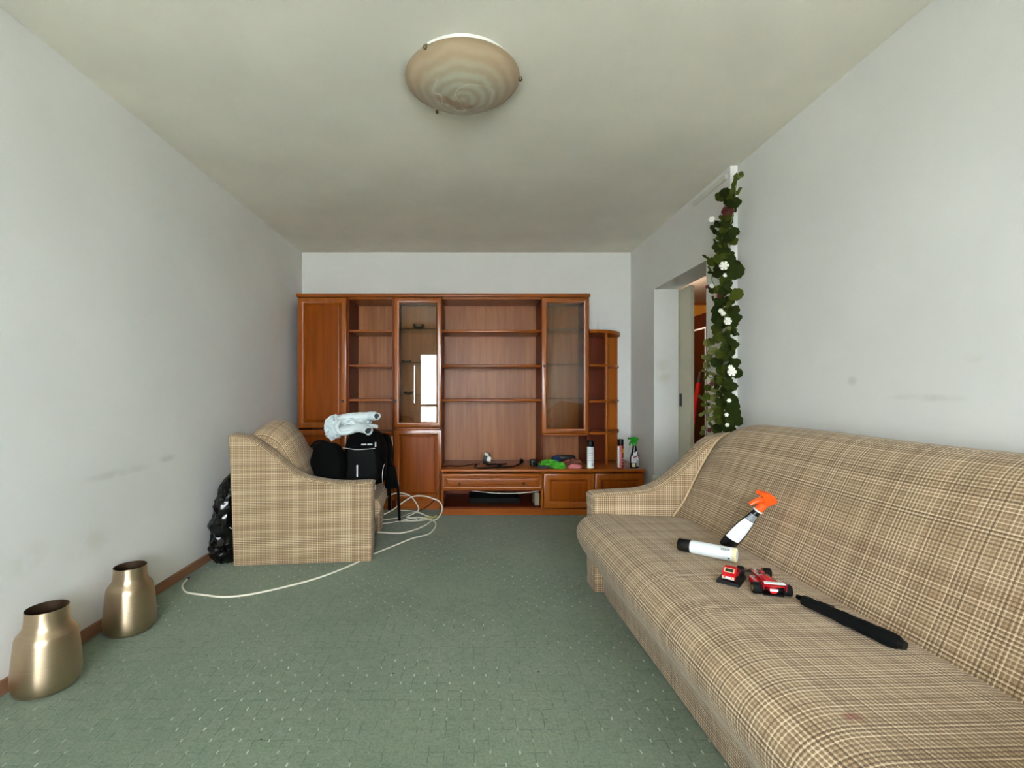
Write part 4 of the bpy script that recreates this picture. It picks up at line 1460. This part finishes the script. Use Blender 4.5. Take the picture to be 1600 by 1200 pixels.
# little red car on a black display stand
c1, c2, c3 = onz(1122, 909, SZ), onz(1151.5, 919.5, SZ), onz(1164, 903, SZ)
fwd = (c3 - c2); Ls = fwd.length * .92
right = (c2 - c1)
org = (c1 + c2) / 2
m4 = frame4(org, fwd)
Wd = .074
t = thing('toy_car', 'small red toy car mounted on a black display plinth', 'toy car', org)
g = Geo().box(0, Ls, -Wd / 2, Wd / 2, 0, .010)
for v in g.bm.verts:
    if v.co.z > .005:
        v.co.x = Ls / 2 + (v.co.x - Ls / 2) * .94; v.co.y *= .92
obj('display_plinth', loc(g), M['black'], t, label='black display plinth')
cl0, cw = .010, .021
prof = [(cl0, .016), (cl0, .030), (cl0 + .006, .034), (cl0 + .014, .035), (cl0 + .024, .049), (cl0 + .048, .050), (cl0 + .062, .036), (cl0 + .085, .033), (cl0 + .09, .028), (cl0 + .09, .016)]
obj('body', loc(Geo().prism(prof, -cw, cw, 'Y', .004, 3)), M['red'], t)
for (x, y) in ((cl0 + .018, 1), (cl0 + .018, -1), (cl0 + .072, 1), (cl0 + .072, -1)):
    obj('wheel', Geo().lathe([(.004, -.003), (.0085, -.003), (.0085, .003), (.004, .003)], 16, m4 @ Matrix.Translation((x, y * cw, .0187)) @ Matrix.Rotation(PI / 2, 4, 'X'), cap0=True, cap1=True), M['rubber'], t)
sl = math.atan2(.014, .010)
rw = Geo().box(-.0075, .0075, -.0155, .0155, -.0006, .0012, .0005)
rw.xform(m4 @ Matrix.Translation((cl0 + .0187, 0, .0425)) @ Matrix.Rotation(-sl, 4, 'Y'))
fr_ = obj('window_surround', rw, M['cream2'], t, label='cream rear window surround')
rw = Geo().box(-.0055, .0055, -.0130, .0130, .0008, .0018, .0004)
rw.xform(m4 @ Matrix.Translation((cl0 + .0187, 0, .0425)) @ Matrix.Rotation(-sl, 4, 'Y'))
obj('rear_window', rw, M['window'], fr_, label='dark rear window')
for y in (-1, 1):
    obj('side_window', loc(Geo().box(cl0 + .027, cl0 + .050, y * cw - .0006, y * cw + .0006, .037, .046)), M['window'], t, label='dark side window')
obj('bumper', loc(Geo().box(cl0 - .003, cl0 + .001, -.019, .019, .017, .0205, .001)), M['silver'], t)
obj('number_plate', loc(Geo().box(cl0 - .0016, cl0, -.008, .008, .021, .0265)), M['label'], t, label='white number plate')
for y in (-.0155, .0155):
    obj('tail_light', loc(Geo().box(cl0 - .0015, cl0, y - .0035, y + .0035, .0215, .0265)), M['cream2'], t)

# folded umbrella
u0, u1 = onz(1262, 938, SZ + .019), onz(1416, 1006, SZ + .021)
u0 -= Vector((.012, 0, 0)); u1 -= Vector((.014, 0, 0))
t = thing('folded_umbrella', 'short black folding umbrella in its sleeve against the sofa back', 'umbrella', u0)
n = 26
path = [u0.lerp(u1, i / n) for i in range(n + 1)]
rad = []
for i in range(n + 1):
    u = i / n
    rad.append(.0155 + .0055 * u + .0005 * math.sin(u * 31) if u < .94 else .0215 - (u - .94) * .12)
g = Geo()
g.tube(path, rad, 18)
for v in g.bm.verts:
    v.co += noise.noise_vector(v.co * 60) * .0009
    v.co.z = max(v.co.z, SZ + .0003)
obj('sleeve', g, M['nylon2'], t, angle=60)
d = (u0 - u1).normalized()
side = d.cross(Vector((0, 0, 1)))
g = Geo()
g.grid([[u0 + d * k + side * (-.013 * (1 - a)) + Vector((0, 0, .004)), u0 + d * k + side * (.015 * (1 - a)) + Vector((0, 0, .007)), u0 + d * k + side * (.015 * (1 - a)) + Vector((0, 0, .003)), u0 + d * k + side * (-.013 * (1 - a)) + Vector((0, 0, 0))] for k, a in ((-.01, 0), (.012, .1), (.022, .5), (.026, .9))], closev=True)
obj('sleeve_flap', g, M['nylon'], t)
obj('handle', Geo().tube([u1 - d * -.004, u1 - d * .010], [.015, .011], 14), M['black'], t)
obj('strap', Geo().tube([u0.lerp(u1, .18) + Vector((0, 0, .0175)), u0.lerp(u1, .30) + Vector((0, 0, .0195)), u0.lerp(u1, .34) + side * .006 + Vector((0, 0, .019))], .0018, 6), M['black'], t)

# ================================================================== GARLAND
random.seed(4)
GX = 1.570


def gpt(px, py, dx=0.0):
    X = GX + dx
    Y = X * F_PX / (px - VX)
    return Vector((X, Y, fz(py, Y)))


def leaf_mesh(kind):
    bm = bmesh.new()
    n = 20
    c = bm.verts.new((0, 0, 0))
    mid, rim = [], []
    for i in range(n):
        a = 2 * PI * i / n
        if kind == 'round':
            r = .5 * (1 + (.045 if i % 2 else -.045)) * (1 - .4 * max(0, -math.cos(a)) ** 8)
        elif kind == 'ivy':
            r = .5 * (.78 + .14 * abs(math.cos(a * 2.5)) + .12 * max(0, math.cos(a)) ** 3)
        else:
            r = .5 * (abs(math.cos(a)) ** 2 * .5 + .5) * (.62 + .38 * abs(math.cos(a))) if kind == 'oval' else .5
        x, y = r * math.cos(a), r * math.sin(a)
        if kind == 'oval': y *= .85
        mid.append(bm.verts.new((x * .55, y * .55, .05 * math.cos(a * 3) - .02)))
        rim.append(bm.verts.new((x, y, -.08 + .03 * math.cos(a * 5 + 1) + .07 * abs(math.sin(a)))))
    for i in range(n):
        j = (i + 1) % n
        bm.faces.new((c, mid[i], mid[j]))
        bm.faces.new((mid[i], rim[i], rim[j], mid[j]))
    for f in bm.faces: f.smooth = True
    me = bpy.data.meshes.new('leaf_' + kind)
    bm.to_mesh(me); bm.free()
    return me


def flower_mesh(kind):
    bm = bmesh.new()
    for ring, (np_, r, ln, tilt) in enumerate(((6, .30, .34, .25), (5, .16, .26, .7), (3, .06, .16, 1.1))):
        for k in range(np_):
            a = 2 * PI * k / np_ + ring * .4
            ca, sa = math.cos(a), math.sin(a)
            up = math.sin(tilt)
            pts = [(r * .3, -.07, .05 * ring), (r * .3, .07, .05 * ring), (r + ln * .35, .17, .06 + ln * up * .5), (r + ln * .55, 0, .02 + ln * up), (r + ln * .35, -.17, .06 + ln * up * .5)]
            vs = [bm.verts.new((x * ca - y * sa, x * sa + y * ca, z)) for x, y, z in pts]
            bm.faces.new(vs)
    me = bpy.data.meshes.new('flower_' + kind)
    bm.to_mesh(me); bm.free()
    return me


gar = thing('leaf_garland', 'artificial green garland with white and dark red flowers hanging beside the doorway', 'garland', gpt(1130, 675))
stems = [[(1151, 270), (1146, 285), (1141, 305), (1139, 335), (1133, 365), (1131, 400), (1128, 440), (1130, 480), (1128, 520), (1130, 560), (1127, 600), (1124, 640), (1118, 676)],
         [(1154, 272), (1150, 290), (1147, 325), (1142, 350)],
         [(1143, 300), (1128, 345), (1113, 342)],
         [(1132, 520), (1118, 532), (1106, 550), (1104, 575), (1108, 590), (1122, 585)],
         [(1128, 440), (1114, 430), (1113, 440), (1120, 450)],
         [(1106, 600), (1104, 620), (1106, 645), (1112, 668)]]
for s_ in stems:
    obj('stem', Geo().tube(catmull([gpt(x, y, .012) for x, y in s_], 5), .0032, 6), M['stem'], gar)
LM = {}
for k in ('round', 'ivy', 'oval'):
    for mk in ('leafa', 'leafb', 'leafc', 'leafr'):
        me = leaf_mesh(k); me.materials.append(M[mk]); LM[k, mk] = me
leaves = [(1126, 306, 18, 'ivy', 'leafb'), (1143, 283, 14, 'oval', 'leafb'), (1149, 273, 12, 'oval', 'leafb'), (1152, 276, 10, 'oval', 'leafc'), (1140, 296, 17, 'oval', 'leafb'), (1149, 298, 11, 'oval', 'leafb'), (1136, 310, 13, 'ivy', 'leafb'), (1137, 318, 14, 'ivy', 'leafa'),
          (1130, 330, 16, 'ivy', 'leafr'), (1136, 336, 14, 'ivy', 'leafb'), (1123, 350, 15, 'ivy', 'leafa'), (1115, 359, 13, 'oval', 'leafa'), (1129, 343, 14, 'oval', 'leafb'), (1142, 364, 18, 'round', 'leafa'), (1131, 358, 16, 'ivy', 'leafb'), (1124, 367, 14, 'oval', 'leafa'), (1133, 372, 18, 'ivy', 'leafa'),
          (1130, 382, 18, 'ivy', 'leafb'), (1140, 376, 16, 'ivy', 'leafb'), (1124, 390, 16, 'ivy', 'leafa'), (1133, 394, 18, 'round', 'leafa'), (1118, 378, 9, 'oval', 'leafa'), (1104, 402, 12, 'oval', 'leafb'), (1113, 409, 15, 'round', 'leafb'), (1125, 403, 22, 'ivy', 'leafb'), (1138, 410, 26, 'round', 'leafa'), (1144, 424, 24, 'round', 'leafa'), (1122, 424, 20, 'round', 'leafa'), (1131, 418, 22, 'round', 'leafa'), (1111, 426, 9, 'oval', 'leafa'), (1109, 420, 8, 'oval', 'leafb'),
          (1130, 438, 19, 'round', 'leafb'), (1115, 453, 15, 'round', 'leafb'), (1129, 452, 20, 'ivy', 'leafb'), (1144, 460, 21, 'round', 'leafb'), (1137, 455, 17, 'oval', 'leafa'), (1125, 471, 20, 'ivy', 'leafa'), (1120, 484, 18, 'ivy', 'leafa'), (1141, 485, 19, 'ivy', 'leafa'), (1133, 470, 18, 'round', 'leafa'), (1130, 488, 16, 'oval', 'leafb'), (1114, 466, 8, 'oval', 'leafa'),
          (1121, 502, 19, 'round', 'leafb'), (1143, 497, 19, 'ivy', 'leafa'), (1118, 515, 16, 'round', 'leafb'), (1138, 513, 13, 'oval', 'leafc'), (1146, 521, 11, 'oval', 'leafa'), (1126, 525, 18, 'ivy', 'leafb'), (1105, 536, 14, 'ivy', 'leafc'), (1112, 533, 11, 'oval', 'leafb'), (1134, 540, 22, 'round', 'leafb'), (1143, 537, 13, 'round', 'leafa'), (1115, 548, 14, 'ivy', 'leafc'), (1126, 553, 18, 'ivy', 'leafb'), (1120, 565, 18, 'round', 'leafa'), (1136, 558, 16, 'oval', 'leafb'), (1144, 567, 15, 'round', 'leafa'), (1131, 577, 19, 'ivy', 'leafb'), (1103, 560, 13, 'oval', 'leafc'), (1104, 571, 13, 'ivy', 'leafc'), (1101, 580, 9, 'oval', 'leafc'), (1112, 584, 11, 'oval', 'leafc'), (1120, 593, 15, 'oval', 'leafc'), (1131, 588, 15, 'oval', 'leafb'), (1108, 558, 12, 'ivy', 'leafc'), (1104, 588, 12, 'oval', 'leafb'), (1146, 583, 16, 'round', 'leafa'),
          (1137, 600, 22, 'round', 'leafa'), (1106, 606, 12, 'ivy', 'leafb'), (1121, 611, 16, 'oval', 'leafc'), (1134, 617, 28, 'oval', 'leafa'), (1097, 622, 12, 'oval', 'leafc'), (1105, 619, 13, 'ivy', 'leafb'), (1127, 632, 18, 'ivy', 'leafb'), (1141, 640, 25, 'round', 'leafa'), (1103, 632, 12, 'oval', 'leafb'), (1099, 646, 12, 'oval', 'leafc'), (1111, 640, 13, 'oval', 'leafc'), (1122, 646, 17, 'ivy', 'leafb'), (1142, 658, 24, 'round', 'leafa'), (1126, 656, 17, 'ivy', 'leafb'), (1112, 654, 13, 'oval', 'leafc'), (1134, 670, 20, 'ivy', 'leafa'), (1121, 672, 17, 'ivy', 'leafb'), (1098, 673, 13, 'oval', 'leafc'), (1111, 664, 10, 'oval', 'leafb'), (1116, 622, 14, 'ivy', 'leafc'), (1118, 634, 12, 'oval', 'leafc')]
for i in range(70):   # the dense dark foliage behind the front leaves
    py = 300 + 372 * (i + random.random()) / 70
    cx_ = 1136 - 6 * (py - 300) / 372 if py > 385 else 1139 - 8 * (py - 300) / 85
    sp_ = 12 if py > 380 else 7
    leaves.append((cx_ + random.uniform(-sp_, sp_ * .9), py, random.uniform(13, 19), random.choice(('round', 'ivy', 'oval')), random.choice(('leafa', 'leafa', 'leafb'))))
for (px, py, sz, k, mk) in leaves:
    o = bpy.data.objects.new('leaf', LM[k, mk])
    COL.objects.link(o)
    o.parent = gar
    big_ = sz > 18
    P_ = gpt(px, py, random.uniform(-.035, .012) - (.012 if big_ else 0))
    if P_.y < 2.86: P_.x += .02
    nrm = Vector((random.uniform(-.9, .1), -1.0, random.uniform(-.25, .45)))
    if k == 'oval': nrm = Vector((random.uniform(-1, .5), -1.0, random.uniform(-.6, .6)))
    q = nrm.to_track_quat('Z', 'Y').to_matrix() @ Matrix.Rotation(random.uniform(0, 2 * PI), 3, 'Z')
    o.location = P_ - MAT4[gar.name].translation
    o.rotation_euler = q.to_euler()
    sc_ = sz * P_.y / F_PX * (1.06 if k != 'oval' else 1.3)
    o.scale = (sc_, sc_, sc_)
fm = {}
for kk, mk in (('white', 'petal'), ('red', 'leafr')):
    me = flower_mesh(kk); me.materials.append(M[mk]); fm[kk] = me
for (px, py, sz, kk) in ((1112, 343, 11, 'white'), (1131, 415.5, 17, 'white'), (1133, 430, 8, 'white'), (1126, 486, 9, 'white'), (1130, 490, 9, 'white'), (1137, 502, 14, 'white'), (1143, 581, 17, 'white'), (1141, 574, 10, 'white'), (1139, 626, 8, 'white'), (1135, 648, 8, 'white'), (1136, 664, 8, 'white'), (1112, 447, 9, 'white'),
                         (1141, 331, 12, 'red'), (1133, 326, 9, 'red'), (1105, 448, 8, 'red'), (1123, 463, 10, 'red'), (1112, 600, 9, 'red'), (1108, 672, 10, 'red')):
    o = bpy.data.objects.new('flower', fm[kk])
    COL.objects.link(o); o.parent = gar
    o['label'] = 'white cluster of petals' if kk == 'white' else 'dark red flower'
    P_ = gpt(px, py, -.055)
    o.location = P_ - MAT4[gar.name].translation
    o.rotation_euler = Vector((random.uniform(-.5, 0), -1, random.uniform(-.1, .3))).to_track_quat('Z', 'Y').to_euler()
    sc_ = sz * P_.y / F_PX * .88
    o.scale = (sc_, sc_, sc_)
